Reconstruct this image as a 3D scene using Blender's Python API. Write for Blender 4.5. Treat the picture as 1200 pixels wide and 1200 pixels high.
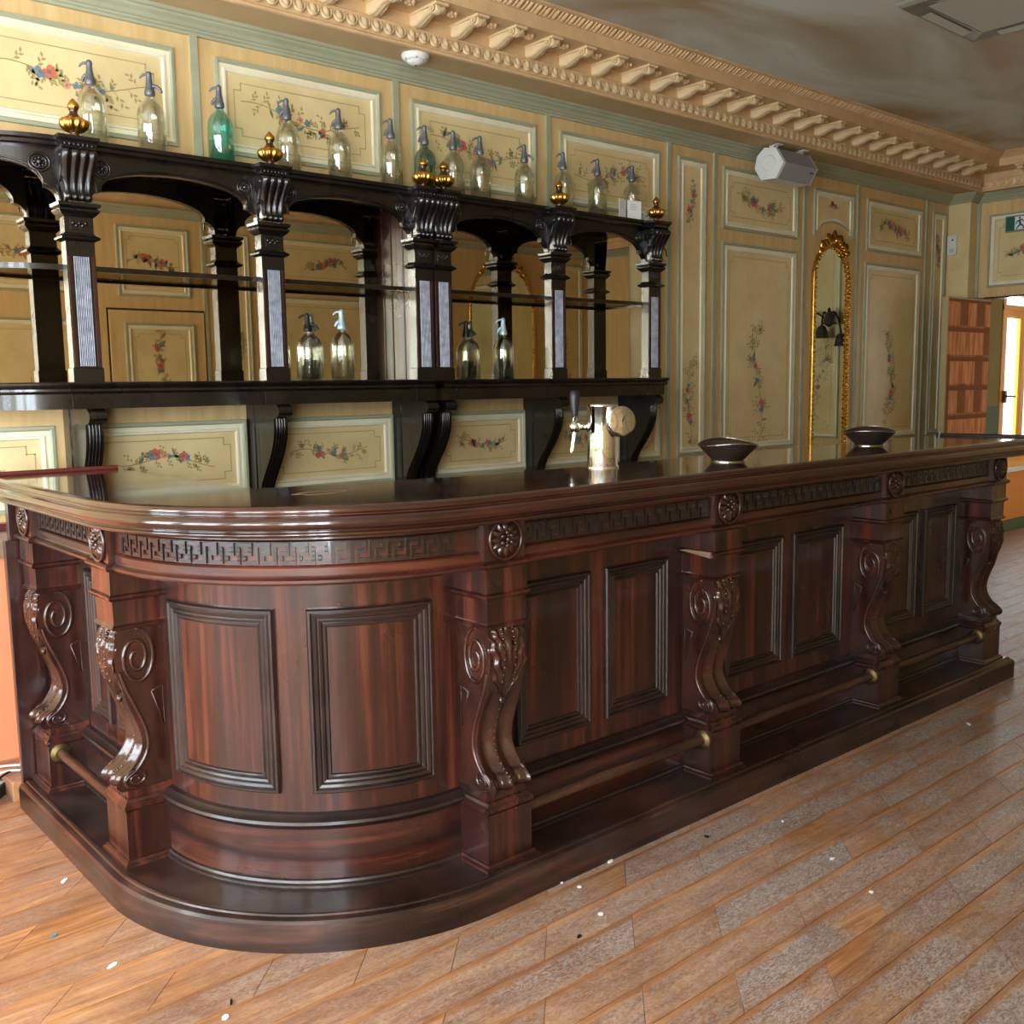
import bpy, bmesh, math, random
from mathutils import Vector, Matrix

# ------------------------------------------------------------------ scene, camera, light
scene = bpy.context.scene
for o in list(bpy.data.objects):
    bpy.data.objects.remove(o, do_unlink=True)
COL = scene.collection
sin, cos, pi, sqrt = math.sin, math.cos, math.pi, math.sqrt

H = 1.42
FPX = 1175.3
YAW, PITCH, ROLL = 0.71076, 0.12384, 0.014795
fw = Vector((sin(YAW)*cos(PITCH), cos(YAW)*cos(PITCH), -sin(PITCH)))
rt = Vector((cos(YAW), -sin(YAW), 0))
dn = fw.cross(rt)
rt2 = cos(ROLL)*rt + sin(ROLL)*dn
dn2 = -sin(ROLL)*rt + cos(ROLL)*dn
cam_data = bpy.data.cameras.new('camera')
cam_data.sensor_width = 36.0
cam_data.lens = 36.0*FPX/1200.0
cam_data.clip_start = 0.02
cam = bpy.data.objects.new('camera', cam_data)
COL.objects.link(cam)
cam.matrix_world = Matrix(((rt2.x, -dn2.x, -fw.x, 0), (rt2.y, -dn2.y, -fw.y, 0), (rt2.z, -dn2.z, -fw.z, H), (0, 0, 0, 1)))
scene.camera = cam

scene.view_settings.view_transform = 'Standard'
scene.view_settings.look = 'None'
scene.view_settings.gamma = 1.0
scene.view_settings.use_curve_mapping = False
scene.view_settings.exposure = 0.25

world = bpy.data.worlds.new('daylight_sky')
scene.world = world
world.use_nodes = True
bg = world.node_tree.nodes['Background']
bg.inputs[0].default_value = (0.82, 0.91, 1.0, 1)
bg.inputs[1].default_value = 2.2

XL, XE, YW, YO, ZC = -2.3, 8.396, 4.05, -0.25, 3.13   # left wall, end wall, bar wall, opposite wall, ceiling

def area(name, loc, rot, sx, sy, power, color):
    L = bpy.data.lights.new(name, 'AREA'); L.shape = 'RECTANGLE'; L.size = sx; L.size_y = sy
    L.energy = power; L.color = color
    o = bpy.data.objects.new(name, L); COL.objects.link(o); o.location = loc; o.rotation_euler = rot
    return o
LEFT_WINDOWS = [(0.10, 1.25), (1.50, 2.65), (2.85, 3.85)]
for (a, b) in LEFT_WINDOWS:
    area('window_daylight', (XL-0.20, (a+b)/2, 1.65), (0, -pi/2, 0), 2.3, b-a, 95, (0.82, 0.92, 1.0))
FRONT_WINDOWS = [(-2.15, -1.30), (-1.14, -0.29)]
for (a, b) in FRONT_WINDOWS:
    area('window_daylight', ((a+b)/2, YO-0.20, 1.65), (pi/2, 0, 0), b-a, 2.3, 158, (0.82, 0.92, 1.0))
area('window_daylight', (10.16, 4.45, 1.35), (-pi/2, 0, 0), 1.5, 1.5, 95, (0.82, 0.92, 1.0))
area('window_daylight', (11.9, 1.6, 1.5), (0, pi/2, 0), 2.0, 1.8, 18, (0.82, 0.92, 1.0))

# ------------------------------------------------------------------ materials
MATS = {}
def new_mat(name):
    m = bpy.data.materials.new(name); m.use_nodes = True
    MATS[name] = m
    nt = m.node_tree
    return m, nt, nt.nodes['Principled BSDF']

def lin(r, g, b):
    f = lambda c: (c/255/12.92) if c/255 <= 0.04045 else ((c/255+0.055)/1.055)**2.4
    return (f(r), f(g), f(b), 1)

def plain(name, col, rough=0.5, metal=0.0, coat=0.0, spec=0.5, noise=0.0, nscale=8.0, bump=0.0):
    m, nt, p = new_mat(name)
    p.inputs['Base Color'].default_value = col
    p.inputs['Roughness'].default_value = rough
    p.inputs['Metallic'].default_value = metal
    p.inputs['Coat Weight'].default_value = coat
    p.inputs['Coat Roughness'].default_value = 0.12
    p.inputs['Specular IOR Level'].default_value = spec
    if noise > 0 or bump > 0:
        tc = nt.nodes.new('ShaderNodeTexCoord')
        n = nt.nodes.new('ShaderNodeTexNoise'); n.inputs['Scale'].default_value = nscale; n.inputs['Detail'].default_value = 5
        nt.links.new(tc.outputs['Object'], n.inputs['Vector'])
        if noise > 0:
            r = nt.nodes.new('ShaderNodeValToRGB')
            r.color_ramp.elements[0].position = 0.3; r.color_ramp.elements[1].position = 0.7
            r.color_ramp.elements[0].color = [max(0, c*(1-noise)) for c in col[:3]]+[1]
            r.color_ramp.elements[1].color = [min(1, c*(1+noise)) for c in col[:3]]+[1]
            nt.links.new(n.outputs['Fac'], r.inputs['Fac']); nt.links.new(r.outputs['Color'], p.inputs['Base Color'])
        if bump > 0:
            b = nt.nodes.new('ShaderNodeBump'); b.inputs['Strength'].default_value = bump; b.inputs['Distance'].default_value = 0.01
            nt.links.new(n.outputs['Fac'], b.inputs['Height']); nt.links.new(b.outputs['Normal'], p.inputs['Normal'])
    return m

def wood(name, dark, mid, light, scl, rough=0.32, coat=0.5, bump=0.05, coat_rough=0.12, scuff=0.0, scuffcol=(0.3, 0.27, 0.25, 1)):
    m, nt, p = new_mat(name)
    N = nt.nodes.new; L = nt.links.new
    tc = N('ShaderNodeTexCoord'); mp = N('ShaderNodeMapping'); mp.inputs['Scale'].default_value = scl
    L(tc.outputs['Object'], mp.inputs['Vector'])
    n1 = N('ShaderNodeTexNoise'); n1.inputs['Scale'].default_value = 1.0; n1.inputs['Detail'].default_value = 7; n1.inputs['Roughness'].default_value = 0.62; n1.inputs['Distortion'].default_value = 0.4
    L(mp.outputs['Vector'], n1.inputs['Vector'])
    r = N('ShaderNodeValToRGB'); e = r.color_ramp.elements
    e[0].position = 0.35; e[0].color = dark; e[1].position = 0.68; e[1].color = light
    k = e.new(0.52); k.color = mid
    L(n1.outputs['Fac'], r.inputs['Fac'])
    out = r.outputs['Color']
    n2 = N('ShaderNodeTexNoise'); n2.inputs['Scale'].default_value = 3.0; n2.inputs['Detail'].default_value = 4
    L(tc.outputs['Object'], n2.inputs['Vector'])
    if scuff > 0:
        sr = N('ShaderNodeValToRGB'); sr.color_ramp.elements[0].position = 0.52; sr.color_ramp.elements[1].position = 0.78
        sr.color_ramp.elements[1].color = (scuff, scuff, scuff, 1)
        L(n2.outputs['Fac'], sr.inputs['Fac'])
        mx = N('ShaderNodeMix'); mx.data_type = 'RGBA'
        L(sr.outputs['Color'], mx.inputs['Factor']); L(out, mx.inputs['A']); mx.inputs['B'].default_value = scuffcol
        out = mx.outputs['Result']
    L(out, p.inputs['Base Color'])
    mr = N('ShaderNodeMapRange'); mr.inputs['From Min'].default_value = 0.3; mr.inputs['From Max'].default_value = 0.7
    mr.inputs['To Min'].default_value = rough*0.8; mr.inputs['To Max'].default_value = rough*1.3
    L(n2.outputs['Fac'], mr.inputs['Value']); L(mr.outputs['Result'], p.inputs['Roughness'])
    p.inputs['Coat Weight'].default_value = coat; p.inputs['Coat Roughness'].default_value = coat_rough
    if bump > 0:
        b = N('ShaderNodeBump'); b.inputs['Strength'].default_value = bump; b.inputs['Distance'].default_value = 0.004
        L(n1.outputs['Fac'], b.inputs['Height']); L(b.outputs['Normal'], p.inputs['Normal'])
    return m

MD, MM, ML = lin(24, 10, 9), lin(52, 22, 17), lin(96, 46, 31)
wood('mahogany_upright', MD, MM, ML, (24, 24, 0.8), rough=0.30, coat=0.7, coat_rough=0.09)
wood('mahogany_rail', MD, MM, ML, (1.0, 1.0, 16), rough=0.30, coat=0.7, coat_rough=0.09)
wood('mahogany_carved', lin(30, 14, 11), lin(52, 25, 19), lin(78, 40, 28), (5, 5, 5), rough=0.24, coat=0.8, bump=0.03)
wood('mahogany_moulding', lin(20, 11, 10), lin(34, 19, 17), lin(52, 31, 27), (6, 6, 6), rough=0.36, coat=0.5, bump=0.02, coat_rough=0.2)
wood('mahogany_step', lin(22, 12, 11), lin(46, 28, 23), lin(80, 50, 40), (2.5, 2.5, 22), rough=0.30, coat=0.45, scuff=0.4, scuffcol=lin(96, 82, 80))
wood('counter_polish', lin(34, 13, 9), lin(54, 22, 15), lin(78, 36, 23), (2.2, 2.2, 10), rough=0.16, coat=0.9, coat_rough=0.06, bump=0.03, scuff=0.3, scuffcol=lin(92, 78, 68))
wood('ebonised_wood', (0.0035, 0.003, 0.003, 1), (0.006, 0.0045, 0.004, 1), (0.012, 0.008, 0.007, 1), (8, 8, 2), rough=0.27, coat=0.5, bump=0.02, coat_rough=0.10)
wood('rosewood_strip', lin(24, 8, 8), lin(52, 18, 16), lin(70, 28, 22), (18, 18, 2), rough=0.3, coat=0.5)
plain('reeded_sheen', lin(120, 122, 132), rough=0.3, metal=0.5, noise=0.35, nscale=30)  # reflected window light on the dark reeds, put into a grey colour
plain('old_brass', lin(116, 98, 66), rough=0.48, metal=1.0, noise=0.3, nscale=25)
wood('worn_rail', lin(44, 27, 19), lin(66, 42, 30), lin(92, 62, 46), (4, 4, 30), rough=0.4, coat=0.2)
plain('chrome', (0.82, 0.84, 0.86, 1), rough=0.06, metal=1.0)
plain('pewter', lin(112, 116, 122), rough=0.45, metal=0.6, noise=0.2, nscale=40)
plain('dark_pewter', lin(46, 44, 42), rough=0.4, metal=0.6)
plain('pale_blue_pewter', lin(170, 196, 208), rough=0.35, metal=0.35)
plain('gilt', lin(214, 166, 78), rough=0.26, metal=1.0, noise=0.35, nscale=40)
plain('burgundy_gloss', lin(60, 22, 18), rough=0.25, coat=0.6)
plain('white_plastic', lin(226, 228, 226), rough=0.4)
plain('grey_mesh', lin(150, 152, 158), rough=0.6, noise=0.1, nscale=300)
plain('black_plastic', lin(24, 24, 26), rough=0.4)
plain('paper_white', lin(236, 240, 242), rough=0.8)
plain('bowl_bronze', lin(92, 76, 70), rough=0.3, metal=0.7, noise=0.2, nscale=20)
plain('silver_foot', lin(200, 196, 188), rough=0.15, metal=1.0)
plain('sign_green', lin(16, 92, 70), rough=0.5)
plain('wall_orange', lin(226, 142, 100), rough=0.8, noise=0.05, nscale=3)
plain('paint_orange', lin(226, 140, 20), rough=0.6, noise=0.06, nscale=3)
plain('wood_orange', lin(240, 170, 70), rough=0.4, noise=0.12, nscale=6)
plain('olive_wall', lin(140, 122, 58), rough=0.8, noise=0.08, nscale=3)
plain('green_dado', lin(84, 96, 48), rough=0.7)
plain('red_ledge', lin(96, 40, 34), rough=0.35, coat=0.3)
plain('brown_board', lin(140, 116, 96), rough=0.5, noise=0.1)
plain('cable_white', lin(220, 226, 226), rough=0.5)
plain('blue_straw', lin(150, 200, 226), rough=0.3)
plain('ceiling_grille', lin(190, 192, 186), rough=0.6)
plain('ceiling_frame', lin(122, 118, 106), rough=0.35)
plain('iron_dark', lin(34, 28, 24), rough=0.5, metal=0.4)
plain('tulip_shade', lin(66, 56, 48), rough=0.5)

# painted joinery
OCHRE, FIELD, GREEN, CREAM = lin(215, 184, 130), lin(223, 203, 152), lin(166, 170, 144), lin(234, 228, 200)
def paint(name, col, streak=(2, 2, 30), amt=0.10, rough=0.62):
    m, nt, p = new_mat(name); N = nt.nodes.new; L = nt.links.new
    tc = N('ShaderNodeTexCoord'); mp = N('ShaderNodeMapping'); mp.inputs['Scale'].default_value = streak
    L(tc.outputs['Object'], mp.inputs['Vector'])
    n = N('ShaderNodeTexNoise'); n.inputs['Scale'].default_value = 1.0; n.inputs['Detail'].default_value = 6; n.inputs['Roughness'].default_value = 0.6
    L(mp.outputs['Vector'], n.inputs['Vector'])
    r = N('ShaderNodeValToRGB'); e = r.color_ramp.elements
    e[0].position = 0.3; e[1].position = 0.72
    e[0].color = (col[0]*(1-amt), col[1]*(1-amt*1.25), col[2]*(1-amt*1.8), 1)
    e[1].color = (min(1, col[0]*(1+amt*0.7)), min(1, col[1]*(1+amt*0.8)), min(1, col[2]*(1+amt)), 1)
    L(n.outputs['Fac'], r.inputs['Fac']); L(r.outputs['Color'], p.inputs['Base Color'])
    p.inputs['Roughness'].default_value = rough
    return m
paint('paint_ochre', OCHRE, (24, 24, 2.2), 0.13)
paint('paint_field', FIELD, (4, 4, 4), 0.12)
paint('paint_green', GREEN, (3, 3, 12), 0.12)
paint('paint_cream', CREAM, (6, 6, 6), 0.08)
paint('paint_line', lin(180, 164, 120), (6, 6, 6), 0.1)
paint('plaster_tan', lin(218, 184, 140), (7, 7, 7), 0.12, rough=0.75)
paint('plaster_pale', lin(224, 198, 156), (9, 9, 9), 0.10, rough=0.75)
paint('soffit_brown', lin(190, 166, 126), (2, 2, 2), 0.12, rough=0.85)
plain('flower_red', lin(204, 104, 84), rough=0.7, noise=0.25, nscale=60)
plain('flower_pink', lin(222, 140, 118), rough=0.7)
plain('flower_blue', lin(112, 136, 148), rough=0.7, noise=0.25, nscale=60)
plain('leaf_grey', lin(124, 134, 110), rough=0.7, noise=0.15, nscale=50)
plain('leaf_olive', lin(168, 152, 100), rough=0.7)
plain('leaf_dark', lin(112, 116, 100), rough=0.7)
plain('stem_brown', lin(160, 128, 84), rough=0.7)

def cloud_ceiling():
    m, nt, p = new_mat('painted_cloud_ceiling'); N = nt.nodes.new; L = nt.links.new
    tc = N('ShaderNodeTexCoord'); mp = N('ShaderNodeMapping'); mp.inputs['Scale'].default_value = (0.55, 1.1, 1)
    L(tc.outputs['Object'], mp.inputs['Vector'])
    n = N('ShaderNodeTexNoise'); n.inputs['Scale'].default_value = 1.3; n.inputs['Detail'].default_value = 5; n.inputs['Distortion'].default_value = 0.8
    L(mp.outputs['Vector'], n.inputs['Vector'])
    r = N('ShaderNodeValToRGB'); e = r.color_ramp.elements
    e[0].position = 0.36; e[0].color = lin(164, 144, 112); e[1].position = 0.60; e[1].color = lin(208, 212, 210)
    k = e.new(0.46); k.color = lin(184, 180, 166)
    L(n.outputs['Fac'], r.inputs['Fac']); L(r.outputs['Color'], p.inputs['Base Color'])
    p.inputs['Roughness'].default_value = 0.45
cloud_ceiling()

def floor_mat():
    m, nt, p = new_mat('worn_oak'); N = nt.nodes.new; L = nt.links.new
    geo = N('ShaderNodeNewGeometry'); oi = N('ShaderNodeObjectInfo')
    # grain stretched along X, shifted per plank
    sh = N('ShaderNodeVectorMath'); sh.operation = 'ADD'
    cmb = N('ShaderNodeCombineXYZ'); mul = N('ShaderNodeMath'); mul.operation = 'MULTIPLY'; mul.inputs[1].default_value = 37.0
    L(oi.outputs['Random'], mul.inputs[0]); L(mul.outputs[0], cmb.inputs['Z'])
    L(geo.outputs['Position'], sh.inputs[0]); L(cmb.outputs[0], sh.inputs[1])
    mp = N('ShaderNodeMapping'); mp.inputs['Scale'].default_value = (3.0, 34, 1)
    L(sh.outputs[0], mp.inputs['Vector'])
    g = N('ShaderNodeTexNoise'); g.inputs['Scale'].default_value = 1.0; g.inputs['Detail'].default_value = 8; g.inputs['Roughness'].default_value = 0.65; g.inputs['Distortion'].default_value = 0.9
    L(mp.outputs['Vector'], g.inputs['Vector'])
    r = N('ShaderNodeValToRGB'); e = r.color_ramp.elements
    e[0].position = 0.3; e[0].color = lin(128, 80, 50); e[1].position = 0.7; e[1].color = lin(208, 156, 104)
    k = e.new(0.5); k.color = lin(174, 120, 76)
    L(g.outputs['Fac'], r.inputs['Fac'])
    # plank tone
    hv = N('ShaderNodeHueSaturation')
    m1 = N('ShaderNodeMapRange'); m1.inputs['To Min'].default_value = 0.80; m1.inputs['To Max'].default_value = 1.12
    L(oi.outputs['Random'], m1.inputs['Value']); L(m1.outputs['Result'], hv.inputs['Value'])
    L(r.outputs['Color'], hv.inputs['Color'])
    # worn grey film: large patches times wiry scratches
    w1 = N('ShaderNodeTexNoise'); w1.inputs['Scale'].default_value = 2.1; w1.inputs['Detail'].default_value = 5
    L(sh.outputs[0], w1.inputs['Vector'])
    mp2 = N('ShaderNodeMapping'); mp2.inputs['Scale'].default_value = (34, 85, 1); L(sh.outputs[0], mp2.inputs['Vector'])
    w2 = N('ShaderNodeTexNoise'); w2.inputs['Scale'].default_value = 1.0; w2.inputs['Detail'].default_value = 6; w2.inputs['Distortion'].default_value = 2.5
    L(mp2.outputs['Vector'], w2.inputs['Vector'])
    a1 = N('ShaderNodeMapRange'); a1.inputs['From Min'].default_value = 0.30; a1.inputs['From Max'].default_value = 0.48; L(w1.outputs['Fac'], a1.inputs['Value'])
    a2 = N('ShaderNodeMapRange'); a2.inputs['From Min'].default_value = 0.22; a2.inputs['From Max'].default_value = 0.50; L(w2.outputs['Fac'], a2.inputs['Value'])
    # grey film grows rightward: wear, plus dimmer light there put into colour
    sp = N('ShaderNodeSeparateXYZ'); L(geo.outputs['Position'], sp.inputs[0])
    tr = N('ShaderNodeMapRange'); tr.inputs['From Min'].default_value = 0.6; tr.inputs['From Max'].default_value = 2.2; tr.inputs['To Min'].default_value = 0.3; tr.inputs['To Max'].default_value = 1.0
    L(sp.outputs['X'], tr.inputs['Value'])
    t1 = N('ShaderNodeMath'); t1.operation = 'MULTIPLY'; L(a1.outputs['Result'], t1.inputs[0]); L(a2.outputs['Result'], t1.inputs[1])
    t2 = N('ShaderNodeMath'); t2.operation = 'MULTIPLY'; L(t1.outputs[0], t2.inputs[0]); L(tr.outputs['Result'], t2.inputs[1])
    pv = N('ShaderNodeMapRange'); pv.inputs['To Min'].default_value = 0.55; pv.inputs['To Max'].default_value = 1.05
    wn = N('ShaderNodeTexWhiteNoise'); wn.noise_dimensions = '1D'; L(oi.outputs['Random'], wn.inputs['W']); L(wn.outputs['Value'], pv.inputs['Value'])
    t3 = N('ShaderNodeMath'); t3.operation = 'MULTIPLY'; t3.use_clamp = True; L(t2.outputs[0], t3.inputs[0]); L(pv.outputs['Result'], t3.inputs[1])
    gr_ = N('ShaderNodeValToRGB'); gr_.color_ramp.elements[0].position = 0.36; gr_.color_ramp.elements[0].color = lin(112, 98, 90); gr_.color_ramp.elements[1].position = 0.62; gr_.color_ramp.elements[1].color = lin(184, 177, 175)
    L(w2.outputs['Fac'], gr_.inputs['Fac'])
    # the strip along each seam keeps its varnish
    s1 = N('ShaderNodeMath'); s1.operation = 'SUBTRACT'; L(sp.outputs['Y'], s1.inputs[0]); s1.inputs[1].default_value = 1.967
    s2 = N('ShaderNodeMath'); s2.operation = 'MULTIPLY'; L(s1.outputs[0], s2.inputs[0]); s2.inputs[1].default_value = 1/0.1157
    s2n = N('ShaderNodeMath'); s2n.operation = 'MULTIPLY_ADD'; L(g.outputs['Fac'], s2n.inputs[0]); s2n.inputs[1].default_value = 0.12; L(s2.outputs[0], s2n.inputs[2])
    s3 = N('ShaderNodeMath'); s3.operation = 'FRACT'; L(s2n.outputs[0], s3.inputs[0])
    s4 = N('ShaderNodeMath'); s4.operation = 'PINGPONG'; L(s3.outputs[0], s4.inputs[0]); s4.inputs[1].default_value = 0.5
    s5 = N('ShaderNodeMapRange'); s5.inputs['From Min'].default_value = 0.02; s5.inputs['From Max'].default_value = 0.17; s5.inputs['To Min'].default_value = 0.15; L(s4.outputs[0], s5.inputs['Value'])
    t4 = N('ShaderNodeMath'); t4.operation = 'MULTIPLY'; L(t3.outputs[0], t4.inputs[0]); L(s5.outputs['Result'], t4.inputs[1])
    mx = N('ShaderNodeMix'); mx.data_type = 'RGBA'
    L(t4.outputs[0], mx.inputs['Factor']); L(hv.outputs['Color'], mx.inputs['A']); L(gr_.outputs['Color'], mx.inputs['B'])
    # dark spots and stains
    w3 = N('ShaderNodeTexNoise'); w3.inputs['Scale'].default_value = 3.3; w3.inputs['Detail'].default_value = 8; w3.inputs['Roughness'].default_value = 0.7
    L(geo.outputs['Position'], w3.inputs['Vector'])
    a3 = N('ShaderNodeMapRange'); a3.inputs['From Min'].default_value = 0.50; a3.inputs['From Max'].default_value = 0.72; a3.inputs['To Max'].default_value = 0.55; L(w3.outputs['Fac'], a3.inputs['Value'])
    mx2 = N('ShaderNodeMix'); mx2.data_type = 'RGBA'
    L(a3.outputs['Result'], mx2.inputs['Factor']); L(mx.outputs['Result'], mx2.inputs['A']); mx2.inputs['B'].default_value = lin(112, 72, 50)
    L(mx2.outputs['Result'], p.inputs['Base Color'])
    rr = N('ShaderNodeMapRange'); rr.inputs['To Min'].default_value = 0.34; rr.inputs['To Max'].default_value = 0.5; L(w2.outputs['Fac'], rr.inputs['Value'])
    L(rr.outputs['Result'], p.inputs['Roughness'])
    b = N('ShaderNodeBump'); b.inputs['Strength'].default_value = 0.18; b.inputs['Distance'].default_value = 0.003
    L(g.outputs['Fac'], b.inputs['Height']); L(b.outputs['Normal'], p.inputs['Normal'])
floor_mat()
plain('floor_gap', lin(46, 30, 20), rough=0.8)

def glass(name, col, refl=0.10, edge=0.75):
    # thin-walled glass: tinted see-through mixed with a fresnel reflection
    m, nt, p = new_mat(name); N = nt.nodes.new; L = nt.links.new
    nt.nodes.remove(p)
    t = N('ShaderNodeBsdfTransparent'); t.inputs['Color'].default_value = col
    g = N('ShaderNodeBsdfGlossy'); g.inputs['Roughness'].default_value = 0.04; g.inputs['Color'].default_value = (1, 1, 1, 1)
    lw = N('ShaderNodeLayerWeight'); lw.inputs['Blend'].default_value = 0.35
    mr = N('ShaderNodeMapRange'); mr.inputs['To Min'].default_value = refl; mr.inputs['To Max'].default_value = edge
    L(lw.outputs['Facing'], mr.inputs['Value'])
    tc = N('ShaderNodeTexCoord'); n = N('ShaderNodeTexNoise'); n.inputs['Scale'].default_value = 38
    b = N('ShaderNodeBump'); b.inputs['Strength'].default_value = 0.35; b.inputs['Distance'].default_value = 0.003
    L(tc.outputs['Object'], n.inputs['Vector']); L(n.outputs['Fac'], b.inputs['Height']); L(b.outputs['Normal'], g.inputs['Normal']); L(b.outputs['Normal'], lw.inputs['Normal'])
    mx = N('ShaderNodeMixShader'); L(mr.outputs['Result'], mx.inputs[0]); L(t.outputs[0], mx.inputs[1]); L(g.outputs[0], mx.inputs[2])
    L(mx.outputs[0], nt.nodes['Material Output'].inputs['Surface'])
    return m
glass('clear_glass', (0.93, 0.95, 0.90, 1))
glass('teal_glass', (0.50, 0.90, 0.87, 1))
glass('green_glass', (0.48, 0.74, 0.68, 1))
glass('smoked_glass', (0.60, 0.54, 0.40, 1), 0.08, 0.12)
def mirror_mat(name, col):
    m, nt, p = new_mat(name)
    p.inputs['Metallic'].default_value = 1.0; p.inputs['Roughness'].default_value = 0.01
    tc = nt.nodes.new('ShaderNodeTexCoord'); n = nt.nodes.new('ShaderNodeTexNoise'); n.inputs['Scale'].default_value = 2.0; n.inputs['Detail'].default_value = 6
    r = nt.nodes.new('ShaderNodeValToRGB'); r.color_ramp.elements[0].position = 0.25; r.color_ramp.elements[1].position = 0.5
    r.color_ramp.elements[0].color = [c*0.85 for c in col[:3]]+[1]; r.color_ramp.elements[1].color = col
    nt.links.new(tc.outputs['Object'], n.inputs['Vector']); nt.links.new(n.outputs['Fac'], r.inputs['Fac']); nt.links.new(r.outputs['Color'], p.inputs['Base Color'])
mirror_mat('mirror_silver', (0.74, 0.66, 0.50, 1))
mirror_mat('mirror_green', (0.70, 0.74, 0.62, 1))
def book_print():
    # flat print on the open door leaf: painted shelves of books
    m, nt, p = new_mat('book_print'); N = nt.nodes.new; L = nt.links.new
    tc = N('ShaderNodeTexCoord'); sp = N('ShaderNodeSeparateXYZ'); L(tc.outputs['Object'], sp.inputs[0])
    mp = N('ShaderNodeMapping'); mp.inputs['Scale'].default_value = (26, 0.01, 3.1); L(tc.outputs['Object'], mp.inputs['Vector'])
    n = N('ShaderNodeTexNoise'); n.inputs['Scale'].default_value = 1.0; n.inputs['Detail'].default_value = 2; L(mp.outputs['Vector'], n.inputs['Vector'])
    r = N('ShaderNodeValToRGB'); e = r.color_ramp.elements; e[0].position = 0.35; e[0].color = lin(196, 118, 64); e[1].position = 0.65; e[1].color = lin(238, 164, 108)
    L(n.outputs['Fac'], r.inputs['Fac'])
    md = N('ShaderNodeMath'); md.operation = 'MULTIPLY'; md.inputs[1].default_value = 1/0.232; L(sp.outputs['Z'], md.inputs[0])
    fr = N('ShaderNodeMath'); fr.operation = 'FRACT'; L(md.outputs[0], fr.inputs[0])
    r2 = N('ShaderNodeValToRGB'); r2.color_ramp.interpolation = 'CONSTANT'; f = r2.color_ramp.elements
    f[0].position = 0.0; f[0].color = (1, 1, 1, 1); f[1].position = 0.78; f[1].color = (0, 0, 0, 1); k = f.new(0.93); k.color = (0.5, 0.5, 0.5, 1)
    L(fr.outputs[0], r2.inputs['Fac'])
    cx_ = N('ShaderNodeMath'); cx_.operation = 'MULTIPLY'; cx_.inputs[1].default_value = 7.0; L(sp.outputs['X'], cx_.inputs[0])
    fx_ = N('ShaderNodeMath'); fx_.operation = 'FLOOR'; L(cx_.outputs[0], fx_.inputs[0])
    fz_ = N('ShaderNodeMath'); fz_.operation = 'FLOOR'; L(md.outputs[0], fz_.inputs[0])
    cv_ = N('ShaderNodeCombineXYZ'); L(fx_.outputs[0], cv_.inputs[0]); L(fz_.outputs[0], cv_.inputs[1])
    n3 = N('ShaderNodeTexWhiteNoise'); n3.noise_dimensions = '2D'; L(cv_.outputs[0], n3.inputs['Vector'])
    r3 = N('ShaderNodeValToRGB'); r3.color_ramp.interpolation = 'CONSTANT'; r3.color_ramp.elements[0].color = (0.1, 0.1, 0.1, 1); r3.color_ramp.elements[1].position = 0.28; r3.color_ramp.elements[1].color = (1, 1, 1, 1)
    L(n3.outputs['Value'], r3.inputs['Fac'])
    mm = N('ShaderNodeMix'); mm.data_type = 'RGBA'; mm.blend_type = 'MULTIPLY'; mm.inputs['Factor'].default_value = 1
    L(r2.outputs['Color'], mm.inputs['A']); L(r3.outputs['Color'], mm.inputs['B'])
    mx = N('ShaderNodeMix'); mx.data_type = 'RGBA'; L(mm.outputs['Result'], mx.inputs['Factor']); mx.inputs['A'].default_value = lin(146, 88, 40); L(r.outputs['Color'], mx.inputs['B'])
    L(mx.outputs['Result'], p.inputs['Base Color']); p.inputs['Roughness'].default_value = 0.8; p.inputs['Specular IOR Level'].default_value = 0.1
book_print()

# ------------------------------------------------------------------ mesh helpers
ORG = {}
def org(parent):
    return ORG.get(parent.name, Vector((0, 0, 0))) if parent is not None else Vector((0, 0, 0))

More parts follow.
